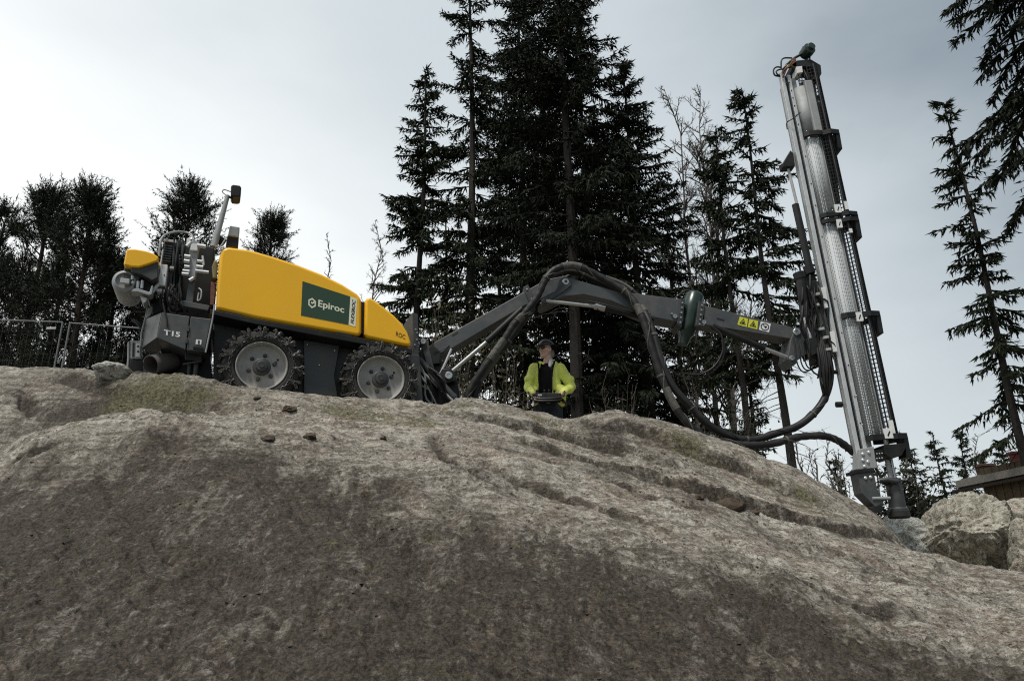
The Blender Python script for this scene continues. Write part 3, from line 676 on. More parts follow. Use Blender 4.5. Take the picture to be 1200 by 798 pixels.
# exhaust duct
c0, c1 = ML(176.5, 428, .20), ML(203, 424, .42); ax = (c0 - c1).normalized(); rD = 13.5 * msc(176, 428, .2)
MB().lathe(c1, ax, [(rD * .86, 0), (rD * .98, (c0 - c1).length * .6), (rD, (c0 - c1).length), (rD * .93, (c0 - c1).length + .004), (rD * .86, (c0 - c1).length - .03), (rD * .80, .05), (0, .04)], 28).build('exhaust_duct', mat('duct_rubber', (.10, .09, .085), .8, var=.3, scale=8, dust=.4), rig)
for x in (223, 231): mtube('jack_rod', [(x + 1, 412, .22), (x - 1, 424, .22), (x - 3.2, 452, .22)], .030 if x == 231 else .022, 'darkgrey')
mbox('jack_housing', 217, 410, 237, 422, .14, .40, 'black', .01, .05)
mtube('jack_pin', [(214, 427, .16), (236, 423, .16)], .014, 'darkgrey')
# ---- upright hydraulic stack behind the hood
mprism('stack_frame', [(206, 282), (252, 290), (247, 362), (190, 356), (193, 330)], .55, 1.2, 'black', .02)
mprism('stack_base', [(205, 350), (246, 358), (244, 364), (203, 357)], .18, .6, 'grey', .008)
mprism('valve_post', [(221, 328), (229, 329.5), (226, 357), (217, 355.5)], .22, .32, 'grey', .008)
lv = mprism('louvre_box', [(193, 282), (203.5, 283.5), (200.5, 309), (190, 307.5)], .20, .5, 'black', .008)
for k in range(7):
    y = 287 + k * 2.9; x = 192.6 - k * .35
    mprism('louvre_slat', [(x + .4, y), (x + 9.4, y + 1.3), (x + 9.2, y + 2.6), (x + .2, y + 1.3)], .185, .22, 'darkgrey', 0, lv)
mprism('louvre_cap', [(192, 279.6), (203.5, 281.2), (203, 284), (191.6, 282.4)], .18, .5, 'lightgrey', .004)
mprism('stack_rail', [(190.4, 292), (191.6, 292.2), (188.4, 312), (187.0, 311.8)], .16, .19, 'alu', .003)
cv_ = mprism('cable_box', [(188.2, 309.2), (196.8, 310.4), (193.6, 335.2), (184.6, 333.8)], .14, .30, 'white', .010)
MB().lathe(ML(192.6, 322.3, .138), -EY, [(.008, -.004), (.008, .004), (0, .004)], 8).build('lock', M['letter_black'], cv_)
mbox('connector', 183.2, 338, 193, 341.6, .15, .28, 'white', .006, .08)
mbox('connector', 195, 347.6, 199.6, 351.4, .15, .25, 'lightgrey', .004, .08)
mbox('connector', 199, 311.8, 204, 315, .15, .28, 'lightgrey', .006, .08)
mbox('connector', 197, 336.5, 199, 341, .15, .22, 'lightgrey', .004, .08)
rnd = random.Random(11)
for k in range(9):                            # vertical hydraulic lines
    x = 203 + k * 1.7; y = .24 + .05 * (k % 3)
    mtube('hydraulic_line', [(x + rnd.uniform(-1, 1), 283 + rnd.uniform(-2, 4), y), (x - 1 + rnd.uniform(-1.5, 1.5), 305, y - .05), (x - 3 + rnd.uniform(-1.5, 1.5), 330, y), (x - 5 + rnd.uniform(-2, 2), 355, y)], rnd.uniform(.010, .017), 'hose' if k % 3 else 'darkgrey', sp=4, n=6)
for k in range(10):                           # tangle of lower hoses
    x = 186 + rnd.uniform(0, 24); y = rnd.uniform(.05, .3)
    mtube('hydraulic_line', [(x, 332 + rnd.uniform(0, 8), y), (x + rnd.uniform(-5, 7), 346 + rnd.uniform(-4, 4), y - .05), (x + rnd.uniform(-4, 10), 358 + rnd.uniform(-3, 6), y), (x + rnd.uniform(0, 12), 366, y + .1)], rnd.uniform(.008, .014), 'hose', sp=4, n=6)
mtube('hydraulic_line', [(191, 355, .0), (193.5, 366, -.01), (195.5, 374, -.01), (196, 384, .0)], .009, 'hose', sp=5)
mtube('hydraulic_line', [(186.5, 300, .1), (187.5, 288, .1), (190.5, 278, .12), (198, 273.5, .2), (210, 271.6, .3), (220, 273, .35)], .013, 'alugrey', sp=5)
mtube('hydraulic_line', [(218, 272, .3), (224, 275, .25), (227, 281, .22)], .010, 'lightgrey', sp=5)
vb = mprism('valve_block', [(222, 281), (234, 283), (232, 295), (229, 326), (221, 325)], .20, .36, 'alugrey', .01)
for (x0, y0, x1, y1, r) in ((219, 289, 224, 284, .03), (231, 288, 241, 289.5, .035), (216, 300.5, 223, 301.5, .035), (215.5, 306, 222, 307, .035), (231, 306, 237, 306.8, .025), (216, 312.5, 222, 313.2, .03), (230, 312.5, 238, 313.6, .032), (214, 317.5, 222, 318.4, .028), (229, 317.5, 244.5, 319.6, .030), (213, 321, 221, 321.8, .028), (222, 329, 227, 326, .03), (237.5, 300, 238.5, 311, .018)):
    mtube('valve_spool', [(x0, y0, .18), (x1, y1, .18)], r * .78, 'alu', vb, 10)
mbox('valve_cap', 219, 279, 223.5, 287, .17, .28, 'white', .005, .08, vb)
mbox('valve_cap', 223.5, 285.5, 232, 293, .165, .28, 'white', .005, .08, vb)
for k in range(4): mtube('pilot_hose', [(214, 318 - k * 5, .2), (210.5, 312 - k * 4, .16), (211, 324 - k * 2, .2)], .008, 'hose', vb, 6, 5)
mtube('pipe_loop', [(233, 338, .2), (236, 341, .18), (235, 350, .18), (231.5, 352, .2), (233, 343, .2)], .009, 'lightgrey', sp=5)
mprism('oil_bottle', [(251, 304), (255, 306), (254, 326), (249, 327), (248, 312)], .12, .30, 'brass', .02)
mprism('warning_side', [(247, 330), (253, 331), (251, 358), (246, 357)], .16, .5, 'redhose', .01)
# yellow cover, drum and underside of the rod handler
mprism('rod_cover', [(144.5, 310.5), (146.6, 300), (148.2, 291.4), (158, 291.4), (170, 293.6), (180, 296.8), (186.4, 301.5), (184.6, 306), (172, 310.4), (162.5, 313.2), (154, 312.6)], -.05, .55, 'yellow', .02, seg=3)
mprism('cover_underside', [(153, 313.6), (163, 313.8), (173, 311), (185.4, 306.6), (185, 325.5), (178, 329), (166, 322), (154, 319)], -.02, .52, 'darkgrey', .012)
c0 = ML(146, 328.5, .04); rD = 15.8 * msc(144, 325, 0)
MB().lathe(c0, -EY, [(rD * .9, -.55), (rD, -.50), (rD, -.06), (rD * .94, -.02), (rD * .70, .0), (rD * .62, -.03), (0, -.03)], 32).build('dust_drum', M['alugrey'], rig)
mprism('drum_shade', [(145, 313.5), (154, 313.8), (166, 321), (160, 336), (146, 339)], .05, .5, 'darkgrey', .015)
mbox('drum_plate', 141.3, 325.4, 152, 331, -.035, .01, 'lightgrey', .006, .14)
for (a, b, c, d) in ((162, 330, 161, 338), (167, 329, 166, 338), (155.5, 323.5, 155, 328), (156.5, 330, 155, 333)):
    mtube('rod_clamp', [(a, b, .05), (c, d, .05)], .018, 'alu')
mprism('clamp_arm', [(153.2, 341.8), (156.5, 338.4), (162, 338), (175, 342.2), (177.6, 334.2), (179.6, 334.6), (178.4, 344.6), (174.6, 346.2), (161, 342)], .0, .16, 'alugrey', .008)
mprism('clamp_horn', [(164, 346.5), (172.8, 349), (171.5, 353.4), (168, 356), (165.6, 352)], .02, .2, 'alugrey', .008)
mprism('clamp_bracket', [(165, 326), (181, 331), (182, 346), (174, 350), (165, 338)], .12, .45, 'black', .01)
mtube('clamp_bar', [(186, 333, .1), (178, 343, .06)], .02, 'lightgrey')
mprism('stack_link', [(178, 352), (190, 350), (192, 364), (178, 369)], .3, .7, 'black', .01)
# camera mast
mtube('camera_mast', [(251, 289.5, .2), (254, 276, .2), (259, 258, .2), (266.8, 229.5, .2)], [.040, .040, .034, .028], 'alugrey')
cam_ = mprism('camera_head', [(270.6, 217.6), (273, 216.2), (281.6, 217.4), (282.8, 220), (281.4, 230), (278, 230.6), (272, 230), (270.4, 227)], .12, .34, 'black', .015)
mtube('camera_arm', [(267.5, 230.5, .2), (273, 232.8, .2)], .016, 'black')
mtube('camera_cable', [(270.5, 225, .2), (263, 222.6, .2), (260.6, 225, .2), (264.5, 228.6, .2), (268, 229, .2)], .007, 'alugrey', sp=5, n=6)
mtube('mast_motor', [(255, 280, .3), (262.5, 285, .3)], .055, 'black', n=14)
mtube('mast_stay', [(252, 289, .1), (258, 289, .1), (263, 282, .1), (266.5, 277, .12)], .008, 'lightgrey', sp=3, n=6)
mprism('work_lamp', [(269.4, 264.4), (281, 266.2), (279.6, 277.8), (267, 276.2)], .25, .40, 'alugrey', .012)
mprism('lamp_foot', [(266.5, 276), (280, 278), (279, 289.5), (264.6, 287.5)], .28, .36, 'black', .006)

# ---------------------------------------------------------------- boom
B0 = UY(505, 415, 9.62); B1 = UY(940, 395, 9.95)
BX = V((B1.x - B0.x, B1.y - B0.y, 0)).normalized(); BY = V((0, 0, 1)).cross(BX).normalized()
def BL(px, py, y=0.0): return UP(px, py, B0 + BY * y, BY)
def bprism(name, pts, y0, y1, mt, bevel=.01, parent=None, seg=2):
    return MB().prism([BL(x, y, y0) for x, y in pts], BY * (y1 - y0)).build(name, M[mt], parent or rig, bevel=bevel, seg=seg)
def btube(name, pts, r, mt, parent=None, n=12, sp=0):
    p = [BL(*q) for q in pts]
    if sp: p = spline(p, sp)
    return MB().tube(p, r, n).build(name, M[mt], parent or rig)
def bsc(px, py): return (BL(px + 1, py) - BL(px, py)).length
def pin(px, py, y, r=.045, parent=None):
    o = MB().lathe(BL(px, py, y), -BY, [(r, -.05), (r, .012), (r * .85, .02), (r * .45, .02), (r * .45, .008), (0, .008)], 16).build('pivot_pin', M['steel'], parent or rig)
    return o
# front frame of the machine
mprism('front_plate', [(483, 366), (490, 368), (492, 452), (486, 452)], .40, 1.5, 'darkgrey', .01)
for x, y in ((487.0, 386), (488.6, 390), (488.4, 398), (486, 404)): MB().lathe(ML(x, y, .395), -EY, [(.011, -.01), (.011, .008), (0, .008)], 8).build('bolt', M['steel'], rig)
bprism('swing_base', [(486, 418), (497, 405), (512, 420), (524, 432), (536, 446), (540, 476), (490, 474)], .05, .45, 'black', .015)
bprism('swing_link', [(492.5, 398), (497, 395.5), (501, 398.5), (511, 441), (504, 443), (493.5, 404)], -.06, .02, 'darkgrey', .01); pin(496, 400.5, -.08, .04)
bprism('boom_foot', [(498, 413), (506, 403), (517, 412), (515, 426), (500, 428)], -.02, .34, 'black', .012)
m1 = bprism('main_boom', [(508, 401.5), (640, 327.5), (662, 323), (671, 328), (668, 337), (650, 342), (632, 352), (616, 357.5), (514, 417.5), (509, 411)], .0, .30, 'grey', .012)
bprism('boom_slot', [(529.5, 392.6), (536.5, 388.6), (537.2, 389.9), (530, 394)], -.004, .02, 'letter_black', 0, m1)
bprism('boom_collar', [(613, 336.5), (619, 333.5), (627, 351.5), (620.5, 355.5)], -.018, .32, 'darkgrey', .006, m1)
for x, y in ((617.4, 339), (623, 350.5)): MB().lathe(BL(x, y, -.02), -BY, [(.014, -.01), (.014, .01), (0, .01)], 8).build('bolt', M['steel'], m1)
bprism('boom_gusset', [(505, 414), (527, 404), (520, 412), (509, 417)], -.02, .0, 'darkgrey', .004, m1)
m2 = bprism('knuckle_boom', [(655, 327), (662, 324.5), (671, 326.5), (690, 332), (720, 340.5), (802, 351), (801, 377), (790, 376.5), (757, 370), (716, 352.5), (684, 345), (660, 347.5), (645, 355), (636, 359), (632, 355.5), (640, 349), (652, 339)], -.05, .27, 'grey', .012)
pin(663, 330.5, -.06, .05, m2); pin(791, 371, -.06, .035, m2); pin(787, 368, -.055, .016, m2)
bprism('knuckle_cheek', [(634, 352), (650, 341), (658, 331.5), (663, 325.5), (669, 328), (670, 334), (660, 342), (644, 352), (637, 357)], -.075, -.05, 'darkgrey', .006, m2)
# rotary actuator
a0, a1 = BL(815, 343, .12), BL(800, 404, .12); ax = (a1 - a0).normalized(); LL = (a1 - a0).length
MB().lathe(a0, ax, [(.04, 0), (.105, .015), (.135, .05), (.15, LL * .35), (.145, LL * .6), (.12, LL * .8), (.085, LL * .86), (.07, LL), (0, LL)], 28).build('rotary_actuator', M['greenblack'], rig)
bprism('actuator_flange', [(797, 350), (803, 350.5), (799, 384), (793.5, 379)], -.07, .3, 'darkgrey', .008)
bprism('actuator_flange', [(819, 352), (826, 356), (823, 383), (815, 382)], -.07, .3, 'darkgrey', .008)
for (xa, ya, xb, yb) in ((799.5, 355, 797.0, 378), (822.5, 358, 819.5, 380)):
    for k in range(5):
        f = k / 4; MB().lathe(BL(xa + (xb - xa) * f, ya + (yb - ya) * f, -.072), -BY, [(.013, -.008), (.013, .012), (0, .012)], 8).build('bolt', M['steel'], rig)
m3_ = bprism('outer_boom', [(824, 357.5), (862, 367), (929, 383.5), (937, 384), (941, 389), (939, 395), (934, 398), (926, 397), (862, 386.5), (825, 380.5)], -.04, .24, 'grey', .012)
pin(824.8, 377.8, -.05, .035, m3_); pin(933.6, 389.2, -.075, .055, m3_)
bprism('boom_slot', [(840.5, 372), (849, 374.4), (848.4, 376), (839.8, 373.6)], -.045, -.02, 'letter_black', 0, m3_)
bprism('boom_head', [(926.8, 397), (932, 384.5), (938, 384), (942, 389), (947, 414), (940, 417.6), (935.5, 421), (932.5, 427), (928.5, 428), (922.8, 420.5)], -.07, .27, 'grey', .010); pin(928, 419.6, -.08, .04)
# warning labels on the boom
dec = [[(867.0, 371.0), (876.6, 373.4), (875.2, 383.2), (864.2, 380.4)], [(878.2, 373.8), (888.6, 376.2), (887.4, 386.0), (876.4, 383.4)], [(891.6, 376.6), (903.4, 379.4), (901.2, 389.4), (889.4, 386.4)]]
bf = lambda x, y, l: BL(x, y, -.044 - l)
for i, dq in enumerate(dec):
    d_ = bprism('warning_decal', dq, -.044, -.03, 'warnyellow' if i < 2 else 'white', 0, m3_)
    if i < 2:
        tri = lambda r: [(.5 + r * .0, .52 + r), (.5 + r * .87, .42 - r * .55), (.5 - r * .87, .42 - r * .55)]
        o_, n_ = tri(.40), tri(.27)
        pl = [[o_[k], o_[(k + 1) % 3], n_[(k + 1) % 3], n_[k]] for k in range(3)]
        pl += [[(.36, .30), (.64, .30), (.66, .40), (.50, .62), (.44, .46)]] if i == 0 else [[(.44, .28), (.58, .28), (.60, .5), (.5, .66), (.42, .5)], [(.56, .36), (.68, .34), (.6, .46)]]
        lay('t', dq, bf, d_, 'letter_black', .003, polys=pl, name='symbol')
    else:
        lay('t', dq, bf, d_, 'letter_black', .003, polys=ringpoly(.5, .5, .33, .42, 16) + [[(.52, .34), (.66, .40), (.70, .60), (.56, .66), (.46, .50)], [(.28, .66), (.36, .70), (.50, .54), (.44, .48)]], name='symbol')
# hydraulic cylinders
def cylinder(nm, a, b, c, rb, rr, mt='black'):
    """barrel from a to b, rod from b to c (px, py, y)"""
    o = btube(nm, [a, b], rb, mt, n=14)
    A, B, C = BL(*a), BL(*b), BL(*c); ax = (B - A).normalized()
    MB().lathe(B - ax * .05, ax, [(rb * 1.12, 0), (rb * 1.12, .05), (rb * .7, .06), (0, .06)], 14).build('gland', M[mt], o)
    MB().tube([B, C], rr, 12).build('piston_rod', M['steel'], o)
    return o
cylinder('boom_cylinder', (612, 362, -.03), (570.5, 400.5, -.05), (530, 435, -.06), .048, .030)
cylinder('knuckle_cylinder', (766, 374, -.04), (700, 359.4, -.06), (640, 352.6, -.06), .045, .026)
btube('cylinder_gland', [(697, 358.2, -.06), (709, 361, -.06)], .056, 'steel')
cylinder('outer_cylinder', (834.8, 382.4, -.02), (895.5, 408.2, -.02), (926, 420, -.02), .048, .030)
cylinder('swing_cylinder', (491, 421, -.12), (533, 466.5, -.12), (540, 475, -.12), .045, .034, 'darkgrey')
btube('swing_cylinder_side', [(487, 428, -.16), (531, 470, -.16)], .018, 'alugrey')
bprism('cylinder_bracket', [(518, 432), (528, 431), (534, 438), (533, 446), (520, 450), (512, 444)], -.10, .2, 'black', .012); pin(525.8, 440, -.12, .055)
btube('lift_rod', [(529, 409, -.02), (522, 425, -.02), (516, 438, -.02)], .018, 'alu'); btube('lift_rod', [(523, 421, -.0), (514, 442, -.0)], .03, 'black')
rnd = random.Random(21)
for k in range(12):                           # loose hoses at the swing base
    x = 490 + rnd.uniform(-4, 22)
    btube('base_hose', [(x - 8, 415 + rnd.uniform(0, 25), -.1), (x + rnd.uniform(-2, 8), 440 + rnd.uniform(-5, 10), -.25 + rnd.uniform(-.05, .1)), (x + rnd.uniform(6, 20), 462 + rnd.uniform(-6, 6), -.15), (x + rnd.uniform(14, 34), 480, -.05)], rnd.uniform(.008, .016), 'hose' if k % 4 else 'alugrey', sp=5, n=6)
# thick hose bundles
def hose(pts, r, wraps=(), parent=None, rib=0, name='hose_bundle'):
    p = spline([BL(*q) for q in pts], 10); n = len(p)
    rs = [r * (1 + .06 * math.sin(i * 1.9)) for i in range(n)] if rib else r
    h = MB().tube(p, rs, 12).build(name, M['hose'], parent or rig)
    for (a, b) in wraps:                      # pale worn sleeve sections
        i, j = int(a * (n - 1)), int(b * (n - 1))
        seg = p[i:j + 1]; seg2 = []
        for k in range(len(seg) - 1): seg2 += [seg[k].lerp(seg[k + 1], t / 3) for t in range(3)]
        MB().tube(seg2, [r * (1.06 + .07 * (k % 2)) for k in range(len(seg2))], 12).build('sleeve', M['sleeve'], h)
    for f in (.12, .3, .47, .6, .72, .85):    # clamps
        i = int(f * (n - 1)); MB().tube([p[i], p[i].lerp(p[i + 1], .6)], r * 1.16, 12).build('hose_clamp', M['sleeve'], h)
    # spiral wrap showing along the bundle
    sp_ = []
    L = 0
    for i in range(1, n - 1):
        t = (p[i + 1] - p[i - 1]).normalized(); e1 = t.cross(BY).normalized(); e2 = t.cross(e1); L += (p[i] - p[i - 1]).length
        a = L * 9.0; sp_.append(p[i] + (e1 * math.cos(a) + e2 * math.sin(a)) * r * 1.0)
    MB().tube(sp_, r * .16, 6).build('spiral_wrap', M['sleeve' if rib else 'hose'], h)
    return h
hose([(545, 482, -.05), (550, 458, -.1), (568, 430, -.12), (588, 402, -.13), (602, 381, -.14), (616, 366, -.16), (630, 347, -.18), (641, 325, -.18), (655, 314, -.14), (676, 312, -.08), (704, 325, -.06), (736, 345, -.12), (753, 373, -.2), (764, 408, -.25), (777, 447, -.28), (796, 484, -.30), (820, 508, -.30), (848, 518, -.28), (876, 521.5, -.25), (905, 520, -.2), (936, 512, -.15), (966, 511, -.1), (985, 518, -.05), (1001, 531, .0)], .050, ((.10, .14), (.19, .21), (.36, .40), (.50, .52), (.62, .65)), rib=1)
hose([(554, 482, .02), (560, 450, .0), (580, 420, .0), (604, 388, .02), (624, 360, .04), (641, 330, .30), (664, 318, .1), (694, 327, .12), (722, 340, .1), (745, 352, .05), (762, 380, -.12), (774, 420, -.22), (788, 452, -.24), (806, 473, -.24), (827, 495, -.22), (852, 510, -.18), (880, 515.5, -.15), (909, 508, -.12), (936.5, 498, -.1), (957.5, 480, -.08), (969.5, 459, -.06), (973, 436, -.04), (969, 412, .0)], .050, ((.05, .1), (.4, .44)))
hose([(540, 482, .1), (547, 462, .08), (572, 436, .05), (596, 402, .05), (618, 372, .05), (640, 345, .25), (670, 322, .28), (700, 326, .25), (728, 340, .2), (750, 358, .1), (762, 392, .0), (774, 436, -.1)], .028, ((.3, .36), (.55, .72)), name='slim_hose', rib=1)
hose([(700, 322, .2), (730, 333, .2), (752, 350, .15), (770, 368, .0)], .03, ((.1, .5),), name='slim_hose')
btube('loop_hose', [(832, 383, -.06), (843, 391, -.1), (849, 405, -.1), (846, 422, -.1), (836, 435, -.1), (818, 442, -.1), (798, 441, -.12), (784, 432, -.15)], .012, 'hose', sp=6, n=8)
btube('loop_hose', [(832, 381, -.07), (845, 392, -.12), (846.5, 412, -.12), (836, 430, -.12), (818, 439, -.12), (800, 437, -.12)], .011, 'hose', sp=6, n=8)
btube('loop_hose', [(690, 353, -.1), (720, 360, -.12), (745, 366, -.1), (762, 368, -.06)], .012, 'hose', sp=5, n=8)
btube('loop_hose', [(820, 350, .3), (806, 340, .3), (790, 350, .3)], .012, 'hose', sp=5, n=8)
for k in range(4): btube('loop_hose', [(930 + k * 5, 395 + k * 2, -.1), (934 + k * 5, 425, -.14), (943 + k * 4, 436 - k * 2, -.12), (957 + k * 3, 425, -.06), (960 + k * 3, 400, .0)], .010, 'hose', sp=5, n=6)

# ---------------------------------------------------------------- drill feed
YF = 9.85
FA, FB = UY(914, 90, YF), UY(1006.5, 551, YF)
FX_ = (FB - FA).normalized(); FL = (FB - FA).length; FR = V((-FX_.z, 0, FX_.x)); FW = (UY(1040, 450, YF) - FA).dot(FR)
YD = V((0, 1, 0))
def F(s, w, d=0.0): return FA + FX_ * (s * FL) + FR * (w * FW) + YD * d
def FS(py): return (py - 90) / 461.0
def FPT(px, py, d=0.0):  return UY(px, py, YF + d)
feed = empty('drill_feed', F(1, .3) - origin_of(rig)); feed.parent = rig
def fbox(name, s0, s1, w0, w1, d0, d1, mt, bevel=.006, parent=None):
    p = parent or feed
    return MB().prism([F(s0, w0, d0), F(s0, w1, d0), F(s1, w1, d0), F(s1, w0, d0)], YD * (d1 - d0)).build(name, M[mt], p, bevel=bevel)
def ftube(name, pts, r, mt, n=10, sp=0, parent=None):
    p = [F(*q) for q in pts]
    if sp: p = spline(p, sp)
    return MB().tube(p, r, n).build(name, M[mt], parent or feed)
def pxtube(name, pts, r, mt, n=10, sp=0, parent=None):
    p = [FPT(*q) for q in pts]
    if sp: p = spline(p, sp)
    return MB().tube(p, r, n).build(name, M[mt], parent or feed)
def pxprism(name, pts, d0, d1, mt, bevel=.006, parent=None):
    return MB().prism([FPT(x, y, d0) for x, y in pts], YD * (d1 - d0)).build(name, M[mt], parent or feed, bevel=bevel)
def perforated():
    m = bpy.data.materials.new('perforated_aluminium'); m.use_nodes = True; t = m.node_tree; b = t.nodes['Principled BSDF']; L = t.links.new
    b.inputs['Base Color'].default_value = (.40, .42, .42, 1); b.inputs['Metallic'].default_value = .1; b.inputs['Roughness'].default_value = .65
    uv = t.nodes.new('ShaderNodeUVMap'); uv.uv_map = 'UVMap'
    mp = t.nodes.new('ShaderNodeMapping'); mp.inputs['Scale'].default_value = (1 / .022, 1 / .022, 1); L(uv.outputs[0], mp.inputs[0])
    fr = t.nodes.new('ShaderNodeVectorMath'); fr.operation = 'FRACTION'; L(mp.outputs[0], fr.inputs[0])
    ds = t.nodes.new('ShaderNodeVectorMath'); ds.operation = 'DISTANCE'; ds.inputs[1].default_value = (.5, .5, 0); L(fr.outputs[0], ds.inputs[0])
    lt = t.nodes.new('ShaderNodeMath'); lt.operation = 'LESS_THAN'; lt.inputs[1].default_value = .27; L(ds.outputs['Value'], lt.inputs[0])
    tr = t.nodes.new('ShaderNodeBsdfTransparent'); mx = t.nodes.new('ShaderNodeMixShader'); L(lt.outputs[0], mx.inputs[0]); L(b.outputs[0], mx.inputs[1]); L(tr.outputs[0], mx.inputs[2])
    L(mx.outputs[0], t.nodes['Material Output'].inputs[0]); return m
M['perf'] = perforated()
fbox('beam', .005, .985, .15, .40, .02, .30, 'alugrey')
fbox('beam_rail', -.01, .995, .0, .095, -.03, .06, 'alu')
fbox('beam_groove', .0, .99, .09, .16, .0, .16, 'black', 0)
fbox('beam_rail', .0, .96, .165, .245, -.035, .03, 'alu')
fbox('beam_flange', .17, .955, .64, .70, -.05, .0, 'alugrey')
def halfpipe(name, s0, s1, w0, w1, depth, mt, n=14, thick=None):
    vs, fs, uvs = [], [], []
    for i, s in enumerate((s0, s1)):
        for k in range(n + 1):
            a = math.pi * k / n; w = (w0 + w1) / 2 - (w1 - w0) / 2 * math.cos(a); vs.append(F(s, w, .02 - depth * math.sin(a))); uvs.append((k / n * (w1 - w0) * FW * 1.35, s * FL))
    for k in range(n): fs.append((k, k + 1, n + 2 + k, n + 1 + k))
    mb = MB(); mb.add(vs, fs); me = bpy.data.meshes.new(name); o_ = origin_of(feed); me.from_pydata([tuple(p - o_) for p in vs], [], fs)
    ul = me.uv_layers.new(name='UVMap')
    for l in me.loops: ul.data[l.index].uv = uvs[l.vertex_index]
    me.shade_smooth(); ob = link(name, me, M[mt], feed)
    md = ob.modifiers.new('Solid', 'SOLIDIFY'); md.thickness = .004
    return ob
halfpipe('perforated_cover', FS(285), FS(520), .27, .66, .10, 'perf')
halfpipe('perforated_cover', FS(178), FS(279), .27, .66, .10, 'perf')
halfpipe('smooth_cover', FS(108), FS(176), .30, .66, .09, 'alugrey')
fbox('top_shroud', FS(103), FS(172), .50, .70, -.12, .10, 'alugrey', .02)
for py in (112, 122, 133, 146, 158):
    MB().lathe(F(FS(py), .19, -.036), -YD, [(.010, -.01), (.010, .006), (0, .006)], 8).build('bolt', M['black'], feed)
for py in (200, 235, 262, 300, 330, 372, 410, 445, 478, 505):
    MB().lathe(F(FS(py), .205, -.036), -YD, [(.009, -.01), (.009, .006), (0, .006)], 8).build('bolt', M['black'], feed)
# wire mesh guard: rings and long wires
def cage(f): # f 0..1 along the guard's outline, (w, d)
    P = [(.66, -.07), (.80, -.10), (.93, -.07), (1.0, .03), (1.0, .14), (.93, .24), (.80, .28), (.66, .27)]
    x = f * (len(P) - 1); i = min(int(x), len(P) - 2); t = x - i
    return P[i][0] * (1 - t) + P[i + 1][0] * t, P[i][1] * (1 - t) + P[i + 1][1] * t
gd = MB(); ncr = int(.93 * FL / .062)
for k in range(ncr + 1):
    s = FS(82) + (FS(520) - FS(82)) * k / ncr
    gd.tube([F(s, *cage(j / 14)) for j in range(15)], .0055, 4, False)
for j in range(15):
    w, d = cage(j / 14); gd.tube([F(FS(82), w, d), F(FS(520), w, d)], .0060 if j % 3 else .010, 4, False)
gd.build('wire_guard', M['black'], feed)
ftube('guard_edge', [(FS(80), 1.0, .03), (FS(520), 1.0, .03)], .014, 'black', 6); ftube('guard_edge', [(FS(80), .82, -.10), (FS(520), .82, -.10)], .011, 'darkgrey', 6)
# clamps holding the guard
for py in (174, 277, 284, 393, 521):
    s = FS(py); h = .010 if py in (277, 284) else .012
    out = [(.24, -.09), (.34, -.13), (.58, -.14), (.68, -.11), (.84, -.16), (1.08, -.12), (1.12, .04), (1.10, .20), (1.0, .30), (.66, .31)]
    inn = [(.27, -.03), (.36, -.095), (.57, -.105), (.66, -.09), (.84, -.125), (1.0, -.09), (1.03, .04), (1.01, .17), (.95, .25), (.66, .28)]
    mb = MB(); n = len(out)
    vs = [F(s - h / 2, *p) for p in out] + [F(s - h / 2, *p) for p in inn] + [F(s + h / 2, *p) for p in out] + [F(s + h / 2, *p) for p in inn]
    fs = []
    for k in range(n - 1):
        a, b = k, k + 1
        fs += [(a, b, n + b, n + a), (2 * n + a, 2 * n + b, 3 * n + b, 3 * n + a), (a, b, 2 * n + b, 2 * n + a), (n + a, n + b, 3 * n + b, 3 * n + a)]
    fs += [(0, n, 3 * n, 2 * n), (n - 1, 2 * n - 1, 4 * n - 1, 3 * n - 1)]
    c_ = mb.add(vs, fs).build('guard_clamp', M['black'], feed, smooth=False)
    pl = MB().prism([F(s, 1.0, -.12), F(s, 1.12, -.08), F(s + .045, 1.10, -.08), F(s + .045, .97, -.12)], YD * .22).build('clamp_lug', M['black'], c_, bevel=.004)
for py, w, wd in ((271, .56, .14), (289, .53, .12), (396, .52, .14), (518, .58, .18)):
    lb_ = fbox('warning_label', FS(py - 5), FS(py + 5), w, w + wd, -.145, -.12, 'white', .002)
    MB().prism([F(FS(py + 2.2), w + wd * .3, -.147), F(FS(py - 2.5), w + wd * .65, -.147), F(FS(py - 1.2), w + wd * .75, -.147), F(FS(py + 3.4), w + wd * .42, -.147)], YD * .003).build('symbol', M['letter_black'], lb_, smooth=False)
fbox('guard_label', FS(262), FS(272), .82, .90, -.125, -.10, 'white', .002)
fbox('guard_label', FS(295), FS(300), .80, .87, -.125, -.10, 'white', .002)
fbox('guard_label', FS(505), FS(519), .74, .84, -.125, -.10, 'white', .002)
# rock drill, rod and hoses inside the guard
ftube('drill_rod', [(FS(165), .80, .10), (FS(590), .80, .10)], .024, 'steel', 10)
rd = fbox('rock_drill', FS(118), FS(166), .70, .90, -.0, .20, 'black', .02)
fbox('drill_head', FS(100), FS(120), .66, .84, .0, .18, 'black', .02, rd)
for k in range(5): ftube('drill_hose', [(FS(84 + k * 3), .62 + .05 * k, -.02), (FS(105 + k * 5), .66 + .05 * k, -.05 + .03 * k), (FS(140), .70 + .05 * k, -.03), (FS(190 + 12 * k), .72 + .04 * k, .05), (FS(270 + 8 * k), .70 + .03 * k, .12)], .016, 'black', 6, 5)
for k in range(2): ftube('drill_hose', [(FS(180), .70 + .03 * k, .2), (FS(330), .72 + .02 * k, .18), (FS(515), .71 + .03 * k, .18)], .013, 'black', 6, 4)
ftube('guide_bar', [(FS(90), .69, .2), (FS(520), .69, .2)], .028, 'black', 8)
